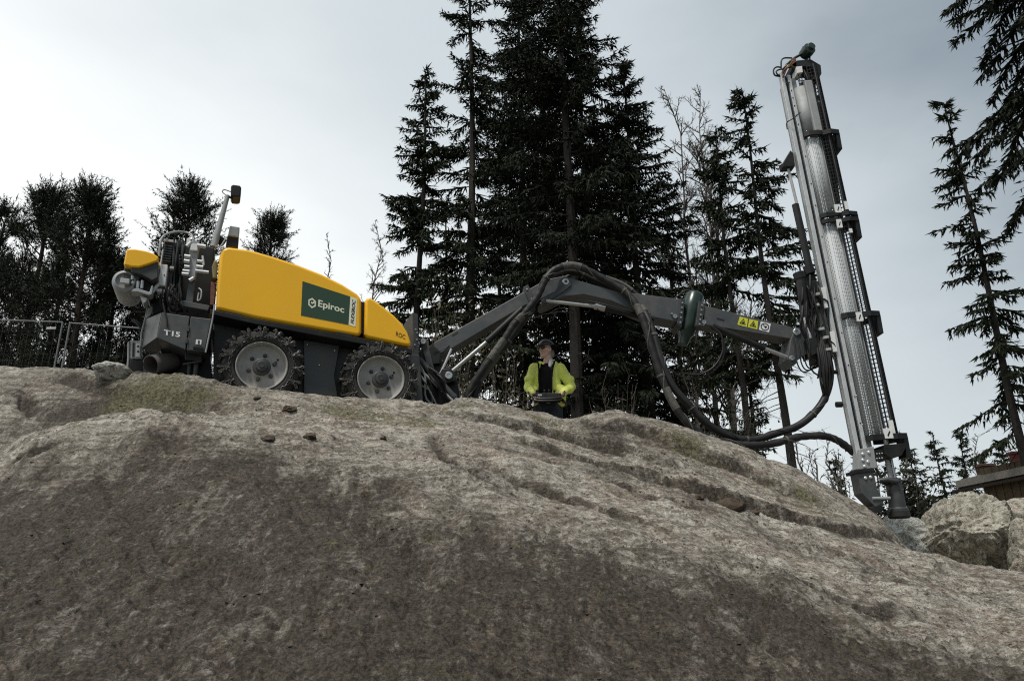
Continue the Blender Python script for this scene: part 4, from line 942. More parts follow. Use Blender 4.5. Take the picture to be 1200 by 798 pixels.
# top end
pxprism('top_plate', [(927, 76), (934, 71), (950, 69.5), (962, 76.5), (963, 86), (958, 96), (953, 93), (956, 84), (950, 78), (940, 78.5), (928, 82)], -.05, .25, 'black', .01)
pxprism('top_block', [(933, 78.5), (940, 77.5), (941, 85), (934.5, 86)], -.10, .1, 'white', .006)
c0 = FPT(946, 61, -.02); MB().lathe(c0 - YD * .02, V((.25, -.9, .1)), [(.05, -.12), (.095, -.10), (.105, 0), (.10, .06), (.06, .08), (.06, .12), (0, .12)], 20).build('end_motor', M['greenblack'], feed)
pxtube('motor_fin', [(941, 55, 0), (942, 58, 0)], .012, 'black', 6); pxtube('motor_fin', [(945, 53.5, 0), (950, 55, 0)], .014, 'black', 6)
pxtube('motor_arm', [(940, 63.5, 0), (929, 70, 0), (924, 78, 0)], .022, 'black', 8, 3)
pxtube('motor_arm', [(949, 66, 0), (949, 71, 0)], .012, 'black', 8)
pxprism('motor_mount', [(927.5, 69), (933, 68), (934, 78), (928.5, 79)], -.05, .1, 'redhose', .008)
for k, q in enumerate(([(915, 90, 0), (908, 88.5, 0), (906.5, 82.5, 0), (910, 79, 0), (916, 79.5, 0)], [(914, 89, -.03), (910.5, 87, -.03), (910, 83.5, -.03), (915, 81.5, -.03)], [(915.5, 82, 0), (915.6, 72, 0), (919, 68.5, 0), (928, 68.4, 0)])):
    pxtube('top_hose', q, .013, 'black', 8, 5)
rnd = random.Random(9)
for k in range(9):
    pxtube('top_hose', [(916 + rnd.uniform(0, 3), 86 + rnd.uniform(-4, 6), -.05), (920 + rnd.uniform(0, 4), 78 + rnd.uniform(-4, 4), -.1), (926 + rnd.uniform(0, 6), 74 + rnd.uniform(-3, 6), -.08)], .014, ('redhose', 'brass', 'black')[k % 3], 6, 4)
pxtube('top_hose', [(921, 96, -.05), (922.5, 99, -.05), (925, 97, -.05)], .012, 'black', 6, 3)
pxtube('beam_cable', [(922.5, 152, -.05), (922, 144, -.05), (929, 139.5, -.1), (938, 132, -.15)], .008, 'black', 6, 4)
for x in (935.5, 938.5, 942): pxtube('chain_line', [(x, 86, -.06), (x + 3.4, 104, -.06)], .007, 'black', 5)
# feed cylinder on the left of the beam
pxprism('cylinder_hood', [(917, 192), (926.5, 176), (930, 180), (932, 195), (918, 196)], .0, .16, 'black', .01)
pxtube('feed_rod', [(923, 195, .07), (934.5, 242, .07)], .022, 'lightgrey', 10)
pxtube('feed_cylinder', [(932, 240, .07), (949.5, 318, .07)], .052, 'black', 14)
pxtube('cylinder_collar', [(946.5, 312, .07), (950, 321, .07)], .075, 'black', 12)
# cradle between boom and feed
pxprism('cradle', [(938, 318), (954, 316), (976, 398), (972, 425), (958, 424), (950, 404), (945, 372)], .10, .32, 'black', .015)
tc_ = pxtube('tilt_cylinder', [(937.5, 323, -.02), (944, 372, -.02)], .070, 'black', 16)
pxtube('cylinder_cap', [(935.5, 320, -.02), (938, 327, -.02)], .082, 'black', 16, parent=tc_)
pxtube('tilt_rod', [(944, 372, -.02), (949.5, 398, -.02)], .040, 'steel', 12, parent=tc_)
pxprism('cradle_block', [(945, 397), (957, 394), (962, 412), (950, 418)], -.08, .2, 'black', .012)
pxprism('cradle_block', [(948, 330), (957, 328), (963, 352), (955, 358)], -.05, .2, 'black', .012)
pxprism('cradle_block', [(956, 360), (966, 358), (974, 396), (962, 404)], -.06, .2, 'darkgrey', .012)
for a, b, c, d in ((962, 337, 969, 361), (972.5, 388.5, 979.5, 412.5)):
    pxprism('slide_pad', [(a, b), (a + 5.6, b - .6), (c + 2.2, d - .6), (c - 3, d)], -.06, .06, 'white', .004)
for x, y in ((954, 356), (960, 384), (965, 394), (956.5, 343), (968, 408)): pxprism('fitting', [(x, y), (x + 6, y - 1), (x + 6.6, y + 2), (x + .6, y + 3)], -.1, .0, 'lightgrey', .003)
pxtube('slide_bar', [(958, 330, .0), (977, 414, .0)], .018, 'black', 8); pxtube('slide_bar', [(969, 361, .0), (974, 388, .0)], .010, 'alu', 8)
rnd = random.Random(31)
for k in range(22):
    x = rnd.uniform(940, 966); y = rnd.uniform(322, 390)
    pxtube('cradle_hose', [(x, y, -.05), (x + rnd.uniform(-6, 10), y + rnd.uniform(10, 25), -.12 + rnd.uniform(0, .1)), (x + rnd.uniform(0, 14), y + rnd.uniform(28, 50), -.05), (964 + rnd.uniform(-6, 10), 420 + rnd.uniform(0, 25), .0)], rnd.uniform(.010, .018), 'black', 6, 4)
for k in range(7):
    x = 960 + k * 2.2
    pxtube('cradle_hose', [(x - 4, 400, -.04), (x, 420 + rnd.uniform(0, 8), -.1), (x + rnd.uniform(0, 3), 440 + rnd.uniform(0, 14), -.05), (966 + rnd.uniform(-2, 6), 462, .0)], .016, 'hose', 6, 4)
MB().lathe(FPT(978.5, 436, .05) , V((1, 0, 0)), [(.03, -.03), (.03, .03), (0, .03)], 10).build('beam_button', M['black'], feed)
MB().lathe(FPT(984, 474, .03), V((-1, 0, 0)), [(.04, -.03), (.04, .05), (0, .05)], 12).build('beam_button', M['black'], feed)
# lower end: foot plate, guide drum, cap
ft = pxprism('feed_foot', [(1004, 549), (1023, 547), (1028, 571), (1036, 589), (1026, 594), (1010, 578)], -.10, .14, 'grey', .01)
pxprism('lower_beam', [(1007, 526), (1024, 523), (1028, 548), (1006, 552)], -.10, .1, 'alugrey', .008)
for x, y in ((1011, 532), (1018, 530), (1011, 539), (1017, 541), (1013, 546.5), (1014, 560), (1020, 559)): MB().lathe(FPT(x, y, -.10), -YD, [(.022, -.01), (.022, .012), (.012, .02), (0, .02)], 10).build('bolt', M['alu'], ft)
pxprism('foot_collar', [(1003, 550.5), (1024, 548), (1026, 552), (1004, 554.5)], -.13, .2, 'black', .006)
pxprism('guard_foot', [(1036, 521), (1061.5, 519), (1062, 524), (1057, 533.5), (1045, 537.5), (1037, 532)], -.14, .22, 'black', .008)
pxprism('chain_guide', [(1024, 528), (1036, 526), (1037, 538), (1026, 541)], -.10, .05, 'black', .005)
for k in range(3):
    for j in range(2): MB().lathe(FPT(1027.5 + k * 3, 531.5 + j * 5.5 - k * .3, -.10), -YD, [(.008, -.006), (.008, .006), (0, .006)], 6).build('bolt', M['white'], feed)
pxtube('drill_steel', [(1038.5, 534, .0), (1045, 568, .0)], .030, 'alugrey', 12)
gdm = MB()
c0, c1 = FPT(1046, 560, .02), FPT(1053, 600, .02); ax = (c1 - c0).normalized(); LL = (c1 - c0).length
gdm.lathe(c0, ax, [(.03, 0), (.10, .01), (.105, .05), (.09, .06), (.10, .12), (.105, LL - .06), (.125, LL - .04), (.13, LL + .01), (.12, LL + .03), (0, LL + .03)], 24).build('guide_drum', M['darkgrey'], feed)
MB().lathe(c0 + ax * (LL - .02), ax, [(.12, 0), (.135, .01), (.137, .08), (.12, .10), (0, .10)], 24).build('dust_hood', M['rubber'], feed)
pxtube('drum_clamp', [(1031, 563, -.05), (1040, 562, -.1), (1052, 564, -.1)], .035, 'darkgrey', 10)
pxtube('drum_clamp', [(1026, 548, -.05), (1031, 556, -.06), (1035, 566, -.06), (1044, 568, -.06)], .020, 'black', 8, 4)
pxtube('foot_pin', [(1022, 584, -.10), (1043, 583.5, -.10)], .022, 'alugrey', 10)
pxprism('foot_pad', [(1018, 594), (1034, 591), (1036, 598), (1024, 603)], -.12, .14, 'black', .01)

# ---------------------------------------------------------------- person
def capsules(items, voxel, name, mt, parent, smooth=4):
    """one continuous surface from overlapping tapered capsules (p0, r0, p1, r1) and ellipsoids (c, (rx, ry, rz))"""
    mb = MB()
    for it in items:
        if len(it) == 2:
            c, r = V(it[0]), it[1]; n, m = 16, 10; vs, fs = [], []
            for i in range(m + 1):
                th = math.pi * i / m
                for k in range(n): a = 2 * math.pi * k / n; vs.append(c + V((r[0] * math.sin(th) * math.cos(a), r[1] * math.sin(th) * math.sin(a), r[2] * math.cos(th))))
            for i in range(m):
                for k in range(n): fs.append((i * n + k, i * n + (k + 1) % n, (i + 1) * n + (k + 1) % n, (i + 1) * n + k))
            mb.add(vs, fs)
        else:
            a, ra, b, rb = V(it[0]), it[1], V(it[2]), it[3]; d = (b - a).normalized(); pts, rs = [], []
            for t in (-.98, -.8, -.45): pts.append(a + d * ra * t); rs.append(ra * math.sqrt(max(1 - t * t, .02)))
            pts += [a, a.lerp(b, .5), b]; rs += [ra, (ra + rb) / 2, rb]
            for t in (.45, .8, .98): pts.append(b + d * rb * t); rs.append(rb * math.sqrt(max(1 - t * t, .02)))
            mb.tube(pts, rs, 14)
    me = mb.mesh('tmp'); o = bpy.data.objects.new('tmp', me); COL.objects.link(o)
    md = o.modifiers.new('r', 'REMESH'); md.mode = 'VOXEL'; md.voxel_size = voxel
    if smooth: m2_ = o.modifiers.new('s', 'SMOOTH'); m2_.iterations = smooth; m2_.factor = .5
    bpy.context.view_layer.update()
    em = bpy.data.meshes.new_from_object(o.evaluated_get(bpy.context.evaluated_depsgraph_get())); em.name = name
    bpy.data.objects.remove(o); bpy.data.meshes.remove(me); em.shade_smooth()
    em.materials.clear(); return link(name, em, mt, parent)
PY_ = 10.2
pp = UY(641.5, 450, PY_); ztop = UY(644, 398, PY_).z
pz = tz(pp.x, PY_); print('PERSON foot', ztop - 1.86, 'terrain', pz)
PS = (ztop - pz) / 1.86
person = empty('person', (pp.x, PY_, pz), 'person in yellow safety jacket and dark helmet standing below the boom, looking left', 'person')
person.scale = (PS, PS, PS)
MP = dict(skin=mat('skin', (.66, .42, .33), .5, var=.12, scale=20), hi=mat('yellow_safety_jacket', (.86, .92, .20), .75, var=.16, scale=9, bump=1.0, bscale=9),
          vest=mat('black_vest', (.006, .006, .007), .9, var=.3, spec=.1), navy=mat('navy_trousers', (.022, .028, .042), .85, var=.35, scale=10, bump=.3, bscale=20), helmet=mat('dark_helmet', (.03, .032, .03), .35, var=.2),
          hair=mat('grey_hair', (.30, .28, .25), .8, var=.3, scale=40), white=mat('white_collar', (.62, .62, .58), .8, var=.1), boot=M['rubber'])
hf = V((-.84, -.52, .10)).normalized(); hr_ = hf.cross(V((0, 0, 1))).normalized(); hu = V((0, 0, 1))
HC = V((.0, -.02, 1.685))
def hd(f, r, u): return HC + hf * f + hr_ * r + hu * u
def hand(wrist, d, palm_n, side, curl):
    """palm, four fingers and a thumb; d points along the hand"""
    d = V(d).normalized(); palm_n = V(palm_n).normalized(); s = d.cross(palm_n).normalized() * side; w = V(wrist); it = []
    it.append((w, .027, w + d * .05, .030)); 
    for k, (o, L) in enumerate(((-.033, .070), (-.011, .080), (.011, .075), (.032, .060))):
        k0 = w + d * .085 + s * o; it.append((w + d * .045 + s * o * .8, .017, k0, .012))
        k1 = k0 + (d * math.cos(curl) + palm_n * math.sin(curl)) * L * .5; k2 = k1 + (d * math.cos(curl * 2.1) + palm_n * math.sin(curl * 2.1)) * L * .5
        it += [(k0, .0105, k1, .0095), (k1, .0095, k2, .008)]
    t0 = w + d * .025 - s * .03; t1 = t0 - s * .03 + d * .035 + palm_n * .012; t2 = t1 + d * .03 + palm_n * .018 + s * .004
    it += [(w + d * .01 - s * .015, .017, t0, .014), (t0, .014, t1, .011), (t1, .011, t2, .009)]
    return it
shL, elL, wrL = V((-.185, .0, 1.45)), V((-.265, -.05, 1.17)), V((-.205, -.25, 1.02))     # image left
shR, elR, wrR = V((.195, .02, 1.45)), V((.325, .03, 1.19)), V((.175, -.22, 1.03))
body = [(hd(.0, 0, .03), (.088, .088, .105)), (hd(.025, 0, -.05), .062, hd(.055, 0, -.075), .038), (hd(.085, 0, .0), .012, hd(.108, 0, -.022), .015), (hd(.092, 0, -.045), .016, hd(.09, 0, -.05), .016),
        (hd(-.0, .086, -.015), .014, hd(-.008, .09, .02), .017), (hd(-.0, -.086, -.015), .014, hd(-.008, -.09, .02), .017), (hd(.078, 0, .022), .020, hd(.078, 0, .026), .02),
        (V((.0, .0, 1.46)), .058, hd(-.025, 0, -.06), .055),
        (V((0, .01, 1.0)), .13, V((0, .01, 1.38)), .15), (V((-.12, .01, 1.42)), .075, V((.12, .01, 1.42)), .075), (V((-.07, .01, .95)), .11, V((.07, .01, .95)), .11),
        (V((-.09, .0, .92)), .088, V((-.11, -.01, .50)), .060), (V((-.11, -.01, .50)), .058, V((-.12, .02, .10)), .040), (V((-.12, .02, .07)), .038, V((-.14, -.12, .05)), .034),
        (V((.09, .0, .92)), .088, V((.12, -.02, .50)), .060), (V((.12, -.02, .50)), .058, V((.13, .01, .10)), .040), (V((.13, .01, .07)), .038, V((.16, -.13, .05)), .034),
        (shL, .055, elL, .044), (elL, .044, wrL, .030), (shR, .055, elR, .044), (elR, .044, wrR, .030)]
body += hand(wrL, (.35, -.75, -.45), (.3, .1, -.9), -1, .7) + hand(wrR, (-.55, -.70, -.25), (-.2, .1, -.9), 1, .7)
capsules(body, .006, 'body', MP['skin'], person, 3)
capsules([(V((0, .01, 1.02)), (.190, .150, .16)), (V((0, .01, 1.20)), (.192, .160, .20)), (V((0, .015, 1.36)), (.198, .150, .17)), (V((-.13, .01, 1.44)), .085, V((.13, .02, 1.44)), .085), (V((0, .01, .97)), (.20, .15, .09)),
          (shL + V((.01, 0, .0)), .076, elL, .062), (elL, .062, elL.lerp(wrL, .85), .048), (shR - V((.01, 0, 0)), .076, elR, .066), (elR, .066, elR.lerp(wrR, .85), .048),
          (elL.lerp(shL, .4) + V((-.02, -.02, 0)), .066, elL.lerp(shL, .42) + V((0, -.02, .01)), .066), (elR.lerp(shR, .35) + V((.025, -.01, 0)), .070, elR.lerp(shR, .37), .066), (elR.lerp(wrR, .3) + V((.01, -.02, -.01)), .066, elR.lerp(wrR, .33), .064),
          (V((-.10, -.05, 1.50)), .038, V((-.05, -.09, 1.47)), .034), (V((.11, -.04, 1.50)), .038, V((.06, -.09, 1.47)), .034), (V((-.09, .07, 1.51)), .035, V((.09, .07, 1.51)), .035),
          (V((.17, -.05, .96)), .07, V((.17, -.07, 1.12)), .08), (V((-.17, -.05, .97)), .06, V((-.17, -.07, 1.12)), .07)], .010, 'jacket', MP['hi'], person, 3)
# open front: black vest showing between the jacket halves
vs, fs = [], []; nz_, nx_ = 14, 8
for i in range(nz_ + 1):
    z = .99 + .50 * i / nz_; xl, xr = (-.135 + .05 * (i / nz_) ** 2, .055 - .015 * i / nz_); dep = .170 - .02 * abs(z - 1.2) - (.05 * max(0, z - 1.38) / .1)
    for k in range(nx_ + 1): x = xl + (xr - xl) * k / nx_; vs.append(V((x, .008 - dep * math.sqrt(1 - (x / .24) ** 2) - .012, z)))
for i in range(nz_):
    for k in range(nx_): a = i * (nx_ + 1) + k; fs.append((a, a + 1, a + nx_ + 2, a + nx_ + 1))
mv = bpy.data.meshes.new('vest'); mv.from_pydata([tuple(v) for v in vs], [], fs); mv.shade_smooth(); vo = link('vest', mv, MP['vest'], person); vo.modifiers.new('S', 'SOLIDIFY').thickness = .03
capsules([(V((.045, -.105, 1.50)), .030, V((.035, -.135, 1.44)), .022), (V((.06, -.06, 1.54)), .030, V((.045, -.105, 1.50)), .028)], .008, 'collar', MP['white'], person, 2)
capsules([(V((-.05, 0, .95)), .125, V((.05, 0, .95)), .125), (V((-.085, .0, .90)), .110, V((-.11, -.01, .50)), .085), (V((-.11, -.01, .50)), .085, V((-.12, .02, .12)), .075), (V((.085, .0, .90)), .110, V((.12, -.02, .50)), .085), (V((.12, -.02, .50)), .085, V((.13, .01, .12)), .075)], .012, 'trousers', MP['navy'], person, 3)
for x, tx in ((-.12, -.15), (.13, .17)): capsules([(V((x, .03, .06)), .055, V((tx, -.13, .045)), .048), (V((x, .02, .10)), .055, V((x, .02, .18)), .06)], .010, 'boot', MP['boot'], person, 2)
def pbuild(mb, name, mt, smooth=True):
    return link(name, mb.mesh(name, V((0, 0, 0)), smooth), mt, person)
hm = MB(); vs, fs = [], []; n, m = 24, 8
for i in range(m + 1):
    th = math.pi * .5 * i / m
    for k in range(n): a = 2 * math.pi * k / n; vs.append(hd(.128 * math.sin(th) * math.cos(a) - .01, .105 * math.sin(th) * math.sin(a), .055 + .118 * math.cos(th)))
for i in range(m):
    for k in range(n): fs.append((i * n + k, i * n + (k + 1) % n, (i + 1) * n + (k + 1) % n, (i + 1) * n + k))
hm.add(vs, fs); hm.prism([hd(.06, -.10, .052), hd(.13, -.085, .045), hd(.165, -.04, .036), hd(.172, 0, .034), hd(.165, .04, .036), hd(.13, .085, .045), hd(.06, .10, .052)], hu * .010)
pbuild(hm, 'helmet', MP['helmet'])
for s_ in (1, -1):
    e = MB().lathe(hd(-.045, .098 * s_, .035), hr_ * s_, [(.035, 0), (.042, .012), (.038, .04), (.02, .048), (0, .048)], 16); pbuild(e, 'ear_defender', MP['vest'])
gl_ = MB()
for s_ in (1, -1): gl_.prism([hd(.086, .012 * s_, .032), hd(.075, .062 * s_, .034), hd(.071, .062 * s_, .004), hd(.084, .018 * s_, .0)], hf * .012)
gl_.tube([hd(.09, -.02, .03), hd(.09, .02, .03)], .005, 6)
for s_ in (1, -1): gl_.tube([hd(.075, .064 * s_, .028), hd(.0, .092 * s_, .026)], .004, 6)
pbuild(gl_, 'sunglasses', M['letter_black'])
capsules([(hd(-.06, 0, -.02), (.062, .075, .075)), (hd(-.02, .072, .03), .022, hd(-.02, .080, -.005), .014), (hd(-.02, -.072, .03), .022, hd(-.02, -.08, -.005), .014)], .007, 'hair', MP['hair'], person, 2)
st = MB()
st.tube(spline([V((-.12, .10, 1.50)), V((-.13, -.02, 1.545)), V((-.115, -.14, 1.42)), V((-.12, -.19, 1.2)), V((-.10, -.2, 1.09))], 5), .012, 6)
st.tube(spline([V((.12, .10, 1.50)), V((.12, -.01, 1.555)), V((.07, -.145, 1.42)), V((.045, -.195, 1.25)), V((.04, -.21, 1.09))], 5), .016, 6)
pbuild(st, 'harness', MP['vest'])
# radio remote control worn at the waist
def pw(p): return V((pp.x, PY_, pz)) + (V(p) - V((0, 0, .05))) * PS
rc = empty('remote_control', pw((-.02, -.26, .98)), 'black radio remote control box held at the waist by the person in yellow', 'remote control')
def rcb(mb, name, mt, bevel=.006):
    for i, p in enumerate(mb.v): mb.v[i] = pw(p)
    return mb.build(name, mt, rc, bevel=bevel)
bx = MB(); bx.box((-.03, -.25, 1.02), (.19, 0, 0), (0, .085, 0), (0, 0, .05)); rcb(bx, 'housing', M['black'], .015)
bx = MB(); bx.box((-.12, -.338, 1.04), (.028, 0, 0), (0, .003, 0), (0, 0, .012)); rcb(bx, 'display', M['lightgrey'], .002)
for x in (-.16, -.06, .0, .07):
    bx = MB().tube([(x, -.27, 1.06), (x + .005, -.275, 1.11)], .012, 8); bx.lathe((x + .005, -.275, 1.10), (0, 0, 1), [(.014, 0), (.018, .012), (.012, .026), (0, .028)], 10); rcb(bx, 'joystick', M['black'], 0)
for s_ in (-1, 1):
    x0 = -.03 + s_ * .19
    bx = MB().tube(spline([(x0, -.18, 1.05), (x0 + s_ * .04, -.2, 1.10), (x0 + s_ * .05, -.3, 1.09), (x0 + s_ * .03, -.35, 1.02)], 5), .012, 8); rcb(bx, 'guard_rail', M['black'], 0)
bx = MB(); bx.tube(spline([(-.23, -.2, 1.0), (-.25, .02, .99), (-.15, .17, .99), (.1, .18, .99), (.24, .04, .99), (.18, -.2, 1.0)], 6), .022, 8); rcb(bx, 'waist_belt', M['black'], 0)
for z in (.975, 1.005): 
    bx = MB().tube(spline([(-.20, -.33, z), (-.1, -.365, z - .02), (.05, -.365, z - .02), (.16, -.33, z)], 5), .014, 8); rcb(bx, 'front_roll', M['black'], 0)
bx = MB().tube([(-.20, -.30, .99), (-.215, -.31, .90)], .010, 8); rcb(bx, 'stop_cord', M['white'], 0)

# ---------------------------------------------------------------- site fence at the back left
M['galv'] = mat('galvanised_steel', (.17, .175, .175), .6, metal=.2, var=.2, scale=12)
def fence_panel(pa, pb, Y, label, plate=None):
    a, b = UY(*pa, Y), UY(*pb, Y); zt = (a.z + b.z) / 2; zb = zt - 2.0
    root = empty('fence_panel', ((a.x + b.x) / 2, Y, zb), label, 'fence', 'site fence panels behind the rig')
    for p in (a, b): MB().tube([V((p.x, Y, zb)), V((p.x, Y, p.z))], .016, 8).build('post', M['galv'], root)
    MB().tube([a, b], .014, 8).build('top_rail', M['galv'], root); MB().tube([V((a.x, Y, zb + .15)), V((b.x, Y, zb + .15))], .019, 8).build('bottom_rail', M['galv'], root)
    w = MB(); n = int((b.x - a.x) / .12)
    for k in range(1, n): x = a.x + (b.x - a.x) * k / n; w.tube([V((x, Y, zb + .15)), V((x, Y, a.z + (b.z - a.z) * k / n))], .0014, 3, False)
    for k in range(1, 8): z = zb + .15 + (zt - zb - .15) * k / 8; w.tube([V((a.x, Y, z)), V((b.x, Y, z))], .0014, 3, False)
    w.build('wire_mesh', M['galv'], root)
    if plate: p = UY(*plate, Y); MB().box(p, (.09, 0, 0), (0, .006, 0), (0, 0, .022)).build('maker_plate', M['lightgrey'], root)
fence_panel((-70, 372.5), (73.5, 377.5), 13.0, 'wire site fence panel at the left edge of the picture', (60, 384.5))
fence_panel((82, 378.5), (262, 392), 12.9, 'wire site fence panel whose rail runs behind the rear of the rig')

# ---------------------------------------------------------------- brown wooden cabin at the right
M['roofing'] = mat('grey_roofing', (.16, .155, .15), .8, var=.3, scale=6)
M['fascia'] = mat('pale_fascia_board', (.26, .245, .215), .7, var=.25, scale=9)
M['boards'] = mat('brown_boards', (.105, .075, .040), .75, var=.35, scale=5)
M['soffit'] = mat('dark_soffit', (.055, .045, .035), .8, var=.3)
M['redbrick'] = mat('red_painted_chimney', (.20, .045, .035), .7, var=.35, scale=10)
M['brick'] = mat('brown_brick', (.14, .085, .065), .85, var=.4, scale=14)
E0 = UY(1122, 570, 19.0)                        # near-left eave corner, far end
dd = ray(1205, 553); k_ = (E0.z - CAM.z) / dd.z; E1 = CAM + dd * k_
ed = (E1 - E0); ed.z = 0; ed.normalize(); en = V((-ed.y, ed.x, 0)); en = en if en.y > 0 else -en   # away from the viewer
cab = empty('cabin', V((E1.x, E1.y + 2, .3)), 'low brown boarded cabin with a pale eave at the right edge', 'cabin')
EL = (E1 - E0).length + 2.5; Ee = E0 + ed * EL; up = V((0, 0, 1))
print('CABIN', E0, E1, en)
rise, dep_ = 1.1, 5.0
roof = MB().prism([E0, Ee, Ee + en * dep_ + up * rise, E0 + en * dep_ + up * rise], up * .12).build('roof', M['roofing'], cab)
MB().prism([E0 - en * .03 - up * .03, Ee - en * .03 - up * .03, Ee - en * .03 + up * .14, E0 - en * .03 + up * .14], en * .035).build('fascia', M['fascia'], roof)
MB().prism([E0 - ed * .03 - up * .08 + en * .02, E0 - ed * .03 + up * .15 + en * .02, E0 - ed * .03 + en * dep_ + up * (rise + .15), E0 - ed * .03 + en * dep_ + up * (rise - .08)], ed * .035).build('barge_board', M['fascia'], roof)
MB().prism([E0 - up * .005, Ee - up * .005, Ee + en * 1.0 + up * .20, E0 + en * 1.0 + up * .20], up * -.02).build('soffit', M['soffit'], roof)
MB().tube([E0 + en * .05 - up * .09 - ed * .3, Ee + en * .05 - up * .09], .045, 10).build('gutter', M['soffit'], roof)
wo = E0 + ed * .5 + en * .30; hgt = E0.z + .1 - .2
MB().box(wo + ed * (EL / 2 - .4) + en * 2.0 + up * (.15 + .2 - hgt / 2), ed * (EL / 2 - .5), en * 1.95, up * (hgt / 2 + .0)).build('wall', M['soffit'], cab)
nb = int((EL - 1.0) / .145)
for k in range(nb):
    c = wo + ed * (.1 + (k + .5) * .145) + up * (.15 + .2 - hgt / 2)
    MB().box(c + en * (.012 * (k % 2)), ed * .068, en * .022, up * (hgt / 2)).build('wall_board', M['boards'], cab)
for (px, py, w_, h_, mt, nm) in ((1156, 557, .16, .20, 'brick', 'chimney'), (1192, 547, .09, .32, 'redbrick', 'chimney')):
    p = UP(px, py, E0 + en * 1.6, en); zr = E0.z + .40; zt_ = max(p.z + h_, zr + .25); c_ = V((p.x, p.y, (zr + zt_) / 2))
    MB().box(c_, ed * w_, en * w_, up * ((zt_ - zr) / 2)).build(nm, M[mt], roof, bevel=.01); MB().box(V((p.x, p.y, zt_ + .035)), ed * (w_ + .04), en * (w_ + .04), up * .035).build('chimney_cap', M[mt], roof, bevel=.01)

# ---------------------------------------------------------------- trees
def spikes(base, dirs, ln, wd, rs):
    """leaf-sized diamond faces from arrays of base points, directions, lengths and widths"""
    n = len(base); rv = rs.normal(size=(n, 3)); sd = np.cross(dirs, rv); sd /= np.linalg.norm(sd, axis=1)[:, None] + 1e-9
    off = sd * (wd * .5)[:, None]
    tip = base + dirs * ln[:, None]; tip[:, 2] -= ln * .06
    v = np.stack([base + off, base - off, tip], 1).reshape(-1, 3)
    return v, np.arange(n * 3).reshape(n, 3)
def unit(a): return a / (np.linalg.norm(a, axis=1)[:, None] + 1e-9)
class Acc:
    def __init__(s): s.b, s.d, s.l, s.w = [], [], [], []
    def add(s, b, d, l, w): s.b.append(b); s.d.append(d); s.l.append(l); s.w.append(w)
    def mesh(s, name, o, rs):
        v, q = spikes(np.concatenate(s.b), unit(np.concatenate(s.d)), np.concatenate(s.l), np.concatenate(s.w), rs)
        return np_mesh(name, v - np.array(o)[None, :], q)
def top_z(x, y, py):
    lo, hi = -2., 90.
    for _ in range(50):
        m = (lo + hi) / 2
        if proj((x, y, m))[1] > py: lo = m
        else: hi = m
    return lo
NT = [0]
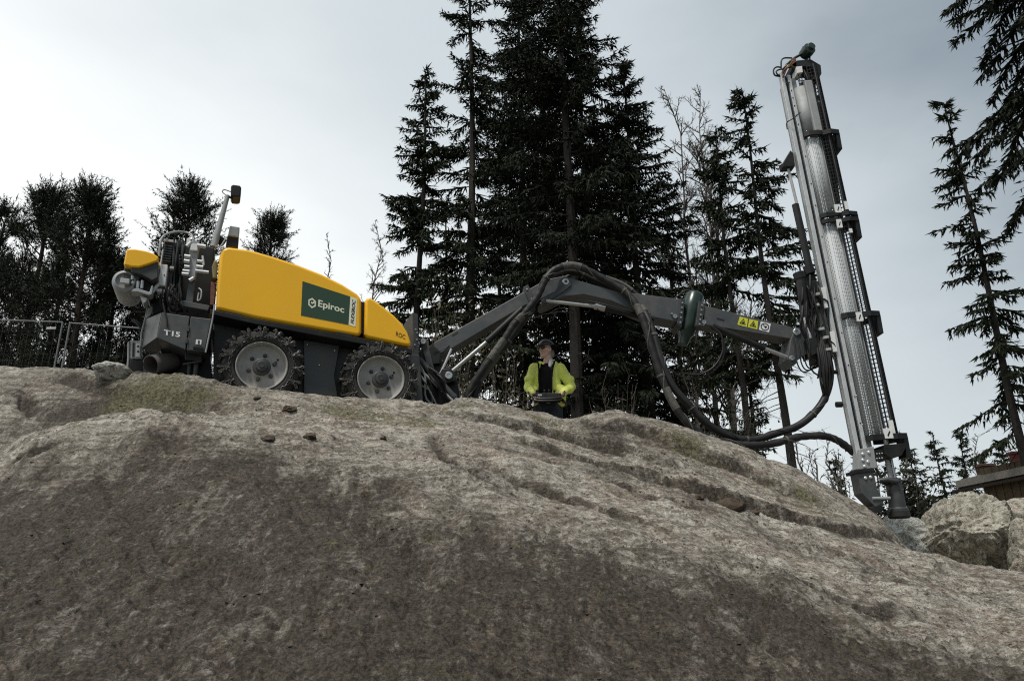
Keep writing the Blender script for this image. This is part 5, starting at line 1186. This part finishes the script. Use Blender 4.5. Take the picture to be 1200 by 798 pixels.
def spruce(px, py, Yd, apex, rpx, label, seed, start=.25, dens=1.0, mt='spruce', taper=.85, trunk=.20, sparse=0.0, dead=14, group='spruce trees behind the rig', fine=1.0, droop=.35, droot=None):
    rs = np.random.RandomState(seed); P = UY(px, py, Yd); x0, y0 = P.x, Yd; zb = max(tz(x0, y0), -.1) - .1 if Yd < 34 else -.12; zt = top_z(x0, y0, apex); H = zt - zb
    k_ = V((x0, Yd, (zb + zt) / 2)) - CAM; mpp = k_.dot(_f) / FPX; Rm = rpx * mpp * 1.28
    root = empty('spruce_tree', (x0, y0, zb), label, 'tree', group); o = np.array([x0, y0, zb])
    lean = rs.normal(0, .006, 2)
    def tp(f): return o + np.array([lean[0] * H * f + .05 * math.sin(f * 9 + seed), lean[1] * H * f, H * f])
    tb = MB(); tb.tube([V(tp(f)) for f in np.linspace(0, .985, 16)], [trunk * (1 - .93 * f) + .008 + (.10 * trunk if f == 0 else 0) for f in np.linspace(0, .985, 16)], 9)
    ac = Acc(); nb = int((H * (1 - start)) * 13.5 * dens)
    hs = start + (1 - start) * rs.uniform(0, 1, nb) ** .92
    hs.sort()
    for i, h in enumerate(hs):
        f = (1 - h) / (1 - start)                       # 0 at the top, 1 at the lowest
        L = Rm * (f ** taper) * rs.uniform(.62, 1.12) * (1 - .25 * (f > .9)) + .18
        if rs.uniform() < sparse: L *= rs.uniform(.3, .6)
        az = rs.uniform(0, 2 * math.pi); d = np.array([math.cos(az), math.sin(az), 0]); sv = np.array([-d[1], d[0], 0])
        up0 = .55 * (1 - f) ** 1.5 - .10 * f; dr = droop * (.35 + .65 * f)
        b0 = tp(h); m = max(4, int(L / (.105 / fine)))
        s = np.linspace(.06 + .10 * f, 1, m); s = np.clip(s + rs.normal(0, .012, m), .03, 1)
        c = b0 + d * (L * s)[:, None] + sv * (L * .10 * np.sin(s * 3 + rs.uniform(0, 6)) * s)[:, None]
        c[:, 2] += L * (up0 * s - dr * s ** 1.6 + .22 * dr * s ** 4)
        if L > .5:
            tb.tube([V(b0)] + [V(c[j]) for j in (m // 3, 2 * m // 3, m - 1)], [.012 + .006 * L, .008 + .003 * L, .007, .003], 3, False)
        # main twig needles along the branch
        slope = np.gradient(c, axis=0); slope = unit(slope)
        ac.add(c, slope + rs.normal(0, .15, (m, 3)), rs.uniform(.14, .30, m), rs.uniform(.05, .09, m))
        for sg in (-1, 1, 0):
            keep = rs.uniform(size=m) < (.92 if sg else .8); n = keep.sum()
            if n == 0: continue
            cc, ss, sl = c[keep], s[keep], slope[keep]
            if sg: dv = sl * .75 + sv * sg * rs.uniform(.5, 1.1, n)[:, None] + np.array([0, 0, -1]) * (rs.uniform(-.1, .55, n))[:, None]; tl = (.10 + .34 * L ** .75 * (1 - ss * .85)) * rs.uniform(.5, 1.1, n)
            else: dv = sl * .3 + np.array([0, 0, -1]) * 1.0 + rs.normal(0, .3, (n, 3)); tl = (.08 + .16 * L ** .6 * f) * rs.uniform(.5, 1.3, n)
            tl = np.minimum(tl, .62); dv = unit(dv); ac.add(cc, dv, tl * 1.1, rs.uniform(.05, .08, n))
            for q in range(2 + int(fine > .8)):         # side needles on each twig
                t = rs.uniform(.25, .95, n); bb = cc + dv * (tl * t)[:, None]; bb[:, 2] -= tl * t * .04
                d2 = unit(dv * .85 + rs.normal(0, .38, (n, 3)) + np.array([0, 0, -.30])); ac.add(bb, d2, rs.uniform(.09, .21, n) * (.7 + .3 / fine), rs.uniform(.040, .066, n) * (.7 + .3 / fine))
    # leader
    n = 40; zz = rs.uniform(.965, 1.0, n); ac.add(np.array([tp(z) for z in zz]), rs.normal(0, .5, (n, 3)) + np.array([0, 0, .6]), rs.uniform(.08, .22, n), np.full(n, .035))
    for k in range(dead):                               # bare dead branches below the crown
        h = start * rs.uniform(.25, 1.15); az = rs.uniform(0, 6.283); L = Rm * rs.uniform(.25, .75); d = np.array([math.cos(az), math.sin(az), 0]); b0 = tp(h); p = [b0 + d * L * t + np.array([0, 0, L * (-.12 * t - .25 * t * t)]) for t in (0, .35, .7, 1)]
        tb.tube([V(q) for q in p], [.018, .012, .008, .003], 3, False)
        for t in range(6):
            a = p[1] + (p[3] - p[1]) * rs.uniform(); e = a + (d * .3 + rs.normal(0, .35, 3) + np.array([0, 0, -.2])) * rs.uniform(.2, .6); tb.tube([V(a), V(e)], [.006, .002], 3, False)
    tb.build('trunk', M['bark'], root)
    link('crown', ac.mesh('crown', o, rs), M[mt], root); NT[0] += sum(len(b) for b in ac.b)
    return root
def pine(px, py, Yd, apex, rpx, label, seed, start=.2, n=170, mt='pine', group='pine trees at the left', trunk=.18, per=19, shape=1.0):
    rs = np.random.RandomState(seed); P = UY(px, py, Yd); x0, y0 = P.x, Yd; zb = max(tz(x0, y0), -.1) - .1 if Yd < 34 else -.12; zt = top_z(x0, y0, apex); H = zt - zb
    mpp = (V((x0, Yd, (zb + zt) / 2)) - CAM).dot(_f) / FPX; Rm = rpx * mpp * 1.15; o = np.array([x0, y0, zb])
    root = empty('pine_tree', (x0, y0, zb), label, 'tree', group)
    tb = MB(); fs = np.linspace(0, .96, 12); tw = rs.normal(0, .12, (12, 2)).cumsum(0) * .35
    tpts = [o + np.array([tw[i][0], tw[i][1], H * f]) for i, f in enumerate(fs)]
    tb.tube([V(p) for p in tpts], [trunk * (1 - .85 * f) + .01 for f in fs], 9)
    def tp(f): x = np.clip(f / .96, 0, 1) * 11; i = min(int(x), 10); return tpts[i] + (tpts[i + 1] - tpts[i]) * (x - i)
    ac = Acc()
    for k in range(n):
        h = start + (1 - start) * rs.uniform() ** .8; g = (h - start) / (1 - start)
        rad = Rm * min(1.0, .55 + 1.2 * g) * (1 - g ** 1.8) ** .75 * (rs.uniform(.25, 1) ** .55) * rs.uniform(.75, 1.15) + .1
        az = rs.uniform(0, 6.283); d = np.array([math.cos(az), math.sin(az), 0]); b0 = tp(max(h - rad / H * .35, start * .7)); e = tp(h) + d * rad + np.array([0, 0, rs.uniform(-.1, .25) * rad])
        if g > .75: e[2] += rs.uniform(0, .55)
        md = (b0 + e) / 2 + np.array([0, 0, -.12 * rad])
        tb.tube([V(b0), V(md), V(e)], [.02 + .012 * rad, .016, .006], 4, False)
        for q in range(per):                             # bottle-brush shoots turning upwards
            b = md + (e - md) * rs.uniform(.15, 1.0) + rs.normal(0, .10, 3); dv = d * rs.uniform(.2, .9) + rs.normal(0, .45, 3) + np.array([0, 0, rs.uniform(.25, 1.0)]); dv /= np.linalg.norm(dv)
            L = rs.uniform(.25, .70); m = 25; tt_ = rs.uniform(.15, 1.0, m); bb = b + dv * (L * tt_)[:, None]; bb[:, 2] += L * .25 * tt_ ** 2
            nd = unit(rs.normal(size=(m, 3)) * .75 + dv * .85 + np.array([0, 0, .3])); ac.add(bb, nd, rs.uniform(.08, .17, m), rs.uniform(.018, .034, m))
            if q % 5 == 0: tb.tube([V(b), V(b + dv * L)], [.010, .003], 3, False)
    tb.build('trunk', M['pinebark'], root); link('crown', ac.mesh('crown', o, rs), M[mt], root); NT[0] += sum(len(b) for b in ac.b)
    return root
def bare_tree(px, py, Yd, apex, rpx, label, seed, mt='twig', stems=1, depth=6, group='bare trees without leaves', trunk=.10, spread=.5, name='birch_tree', cat='tree', start=.3, zmin=None):
    rs = np.random.RandomState(seed); P = UY(px, py, Yd); x0, y0 = P.x, Yd; zb = max(tz(x0, y0), -.1) - .1 if Yd < 34 else -.12; zt = top_z(x0, y0, apex); H = zt - zb
    mpp = (V((x0, Yd, (zb + zt) / 2)) - CAM).dot(_f) / FPX; Rm = rpx * mpp
    root = empty(name, (x0, y0, zb), label, cat, group); tk, tw = MB(), MB()
    for s in range(stems):
        a = rs.uniform(0, 6.283); off = np.array([math.cos(a), math.sin(a), 0]) * (.25 * (stems > 1)); pts = [np.array([x0, y0, zb])]
        pts = [np.array([x0, y0, zb]) + off * (1 + 3.5 * f * (stems > 1)) + np.array([rs.normal(0, .05) * f * 3, rs.normal(0, .05) * f * 3, H * f * (1 if s == 0 else rs.uniform(.7, 1))]) for f in np.linspace(0, 1, 12)]
        tk.tube([V(p) for p in pts], [trunk * (1 - .94 * f) + .004 for f in np.linspace(0, 1, 12)], 6)
        nbr = int(26 + H * 2.2)
        for k in range(nbr):
            f = start + (1 - start) * (k + rs.uniform()) / nbr; x = f * 11; i = min(int(x), 10); b0 = pts[i] + (pts[i + 1] - pts[i]) * (x - i); az = rs.uniform(0, 6.283)
            L = Rm * (1.05 - f) ** .6 * rs.uniform(.6, 1.15); d = unit(np.array([[math.cos(az) * spread, math.sin(az) * spread, rs.uniform(.45, .85)]]))[0]
            def grow(p, d, L, r, lv):
                nseg = 4; q = [p]; dd_ = d.copy()
                for j in range(nseg): dd_ = dd_ + rs.normal(0, .13, 3) + np.array([0, 0, .04 if lv > 0 else -.03]); dd_ /= np.linalg.norm(dd_); q.append(q[-1] + dd_ * L / nseg)
                tw.tube([V(z) for z in q], [max(r * (1 - .75 * j / nseg), .0045) for j in range(nseg + 1)], 3, False)
                if lv > 0:
                    for j in range(rs.randint(4, 7)):
                        t = rs.uniform(.25, 1) * nseg; ii = min(int(t), nseg - 1); pp_ = q[ii] + (q[ii + 1] - q[ii]) * (t - ii); nd = dd_ * .75 + rs.normal(0, .5, 3); nd /= np.linalg.norm(nd); grow(pp_, nd, L * rs.uniform(.3, .55), r * .5, lv - 1)
            grow(b0, d, L, .020 + .010 * L, 2 if depth > 5 else 1)
    tk.build('trunk', M['birchbark' if mt == 'twig' else mt], root); tw.build('crown', M['twig'], root, smooth=False)
    NT[0] += len(tw.f); return root
def shrub(px, py, Yd, apex, rpx, label, seed, n=900, mt='leaf', leaf=.09, group='undergrowth shrubs under the spruces', stems=26):
    rs = np.random.RandomState(seed); P = UY(px, py, Yd); x0, y0 = P.x, Yd; zb = max(tz(x0, y0), -.1) - .05; zt = top_z(x0, y0, apex); H = zt - zb
    mpp = (V((x0, Yd, (zb + zt) / 2)) - CAM).dot(_f) / FPX; Rm = rpx * mpp; root = empty('shrub', (x0, y0, zb), label, 'shrub', group); o = np.array([x0, y0, zb]); tb = MB(); ac = Acc(); tips = []
    for k in range(stems):
        az = rs.uniform(0, 6.283); r = Rm * rs.uniform(.1, 1) ** .6; h = H * rs.uniform(.5, 1); d = np.array([math.cos(az), math.sin(az), 0]); p = [o + d * r * t ** 1.2 + np.array([0, 0, h * t]) + rs.normal(0, .06, 3) for t in (0, .3, .6, 1)]
        tb.tube([V(q) for q in p], [.022, .015, .010, .004], 4, False)
        for j in range(7):
            t = rs.uniform(.3, 1); b = p[1] + (p[3] - p[1]) * t; e = b + rs.normal(0, .35, 3) * Rm * .6 + np.array([0, 0, .15]); tb.tube([V(b), V(e)], [.007, .003], 3, False); tips += [b, e, (b + e) / 2]
    tips = np.array(tips); ii = rs.randint(0, len(tips), n); ac.add(tips[ii] + rs.normal(0, .14, (n, 3)), rs.normal(0, 1, (n, 3)), rs.uniform(.5, 1.3, n) * leaf, rs.uniform(.5, 1.0, n) * leaf * .6)
    tb.build('stem', M['twig'], root); link('foliage', ac.mesh('foliage', o, rs), M[mt], root); NT[0] += n; return root

# the group behind the boom
spruce(484, 480, 20.5, 86, 62, 'pointed spruce at the left end of the group, nearest the yellow hood', 1, fine=1.2, start=.16, dens=1.0, taper=.8, trunk=.16)
spruce(553, 480, 21.0, -55, 82, 'tall open spruce with a long bare trunk, second in the group from the left', 2, fine=1.2, start=.30, dens=.72, sparse=.35, trunk=.21, dead=26)
spruce(612, 480, 24.5, -70, 82, 'dense dark spruce between the open spruce and the thick central trunk', 3, start=.14, dens=1.15, mt='spruce2', taper=.75, trunk=.2)
spruce(678, 485, 20.0, -150, 96, 'tallest spruce with the thick trunk rising behind the person', 4, fine=1.2, start=.33, dens=1.0, mt='spruce2', taper=.8, trunk=.22, dead=30)
spruce(700, 485, 23.5, 10, 62, 'dark spruce whose slim trunk stands just right of the thick trunk', 5, start=.22, dens=1.1, mt='spruce2', taper=.75, trunk=.17, dead=20)
spruce(762, 490, 21.0, 74, 112, 'broad dense spruce with a sharp tip at the right end of the group', 6, fine=1.2, start=.08, dens=1.25, mt='spruce2', taper=.88, trunk=.2)
spruce(640, 480, 29.0, 60, 90, 'far spruce filling the gap low behind the person', 7, start=.05, dens=.8, mt='spruce2', fine=.7)
spruce(520, 480, 30.0, 235, 70, 'short far spruce low behind the main boom', 8, start=.05, dens=.55, fine=.7)
spruce(718, 480, 30.0, 130, 80, 'far spruce low behind the knuckle of the boom', 9, start=.05, dens=.8, mt='spruce2', fine=.7)
spruce(800, 490, 27.0, 240, 62, 'short far spruce low behind the round boom actuator', 10, start=.05, dens=.7, mt='spruce2', fine=.7)
spruce(588, 480, 31.0, 170, 70, 'far spruce low behind the bend of the main boom', 18, start=.05, dens=.6, mt='spruce2', fine=.7)
# two thin spruces left of the drill feed
spruce(872, 500, 19.0, 150, 56, 'thin spruce with a bare lower trunk behind the warning decals', 11, fine=1.2, start=.42, dens=.85, sparse=.4, trunk=.12, dead=22, group='thin spruces beside the feed')
spruce(922, 520, 18.5, 108, 68, 'leaning-looking slim spruce nearest the drill feed on its left', 12, fine=1.2, start=.42, dens=.85, sparse=.4, trunk=.13, dead=30, group='thin spruces beside the feed')
spruce(884, 505, 24.0, 420, 26, 'little spruce low between the two thin trunks left of the feed', 13, start=.05, dens=.9, fine=.8, group='thin spruces beside the feed')
# right edge
spruce(1199, 530, 16.5, 122, 54, 'half bare spruce with a dark slanting trunk at the right edge', 14, start=.30, dens=.72, sparse=.5, trunk=.12, dead=34, droop=.5, fine=1.1, group='spruces at the right edge')
spruce(1352, 480, 12.5, -330, 92, 'dark spruce whose drooping boughs hang in from the upper right corner', 15, start=.40, dens=1.0, taper=.6, trunk=.2, droop=.6, dead=6, fine=1.5, group='spruces at the right edge', mt='spruce2')
for i, (px, ap, r, Yd, lb) in enumerate(((1078, 526, 26, 34, 'small dark far spruce right beside the feed foot'), (1110, 508, 22, 36, 'small far spruce left of the cabin, tallest of the row'), (1140, 506, 22, 38, 'small far spruce above the eave of the cabin'),
        (1186, 518, 18, 35, 'small far spruce behind the cabin chimneys'), (1160, 535, 18, 40, 'lowest small far spruce behind the cabin'), (985, 540, 16, 36, 'tiny far spruce seen between hose and feed'))):
    spruce(px, 590, Yd, ap, r, lb, 40 + i, start=.04, dens=.9, fine=.55, trunk=.12, dead=0, group='small far spruces at the right')
# pines on the left
pine(24, 430, 23, 230, 70, 'bushy dark pine at the far left edge', 61, start=.05, n=150)
pine(84, 430, 22, 226, 66, 'tallest bushy dark pine of the left clump', 62, start=.05, n=170)
pine(-30, 430, 25, 248, 62, 'dark pine cut by the left edge of the picture', 63, start=.05, n=120)
pine(132, 430, 24, 305, 44, 'lower dark pine at the right of the left clump', 64, start=.05, n=110)
pine(203, 430, 24, 220, 58, 'round pine crown showing above the yellow rod cover', 65, start=.25, n=150)
pine(300, 430, 26, 254, 34, 'small tree tip peeping over the yellow hood', 66, start=.3, n=70, group='tree tips over the hood')
pine(60, 430, 29, 282, 95, 'wide dark pine filling the low gaps of the left clump', 67, start=.03, n=110)
pine(170, 430, 27, 335, 45, 'low dark pine behind the rear of the rig', 68, start=.03, n=80)
pine(112, 430, 33, 300, 80, 'far dark pine low behind the fence', 69, start=.03, n=100)
pine(8, 430, 33, 300, 80, 'far dark pine low at the left edge behind the fence', 70, start=.03, n=100)
# bare trees
bare_tree(856, 480, 23, 90, 92, 'bare pale tree with fine twigs behind the thin spruces', 71, stems=3, trunk=.12)
bare_tree(374, 430, 26, 274, 30, 'small bare tree above the middle of the hood', 72, depth=5, spread=.6)
bare_tree(436, 430, 25, 258, 40, 'bare leaning tree between hood and the spruces', 73, spread=.7)
bare_tree(1068, 590, 28, 500, 26, 'bare birch right behind the feed foot', 74, depth=5)
bare_tree(960, 560, 27, 505, 30, 'bare bush-like tree low between hose and feed', 75, depth=5, stems=3, start=.1)
bare_tree(1000, 570, 29, 500, 26, 'bare bush-like tree right behind the lower feed', 76, depth=5, stems=3, start=.1)
bare_tree(1160, 590, 33, 512, 30, 'bare tree behind the cabin roof', 77, depth=5)
bare_tree(822, 490, 20, 330, 40, 'bare thin tree below the outer boom', 78, depth=6, start=.2)
# undergrowth
shrub(520, 478, 14.0, 345, 48, 'leafy undergrowth shrub seen under the main boom', 81, n=1500)
shrub(590, 480, 14.5, 395, 40, 'sparse leafy shrub left of the person', 82, n=900)
shrub(848, 520, 14.5, 430, 44, 'dark leafy shrub under the outer boom', 83, n=1600, mt='spruce')
shrub(1070, 600, 15.0, 548, 36, 'dark bush behind the foot of the drill feed', 84, n=2600, mt='spruce2', leaf=.14, stems=40)
shrub(720, 490, 15.5, 440, 40, 'dark undergrowth right of the thick trunk', 85, n=900, mt='spruce2')
shrub(985, 575, 15.5, 532, 20, 'low dark bush under the hanging hose', 86, n=700, mt='spruce2')
print('TREE FACES', NT[0], 'TRIS', sum(sum(len(p.vertices) - 2 for p in m.polygons) * 1 for m in bpy.data.meshes if len(m.polygons) < 200000) )
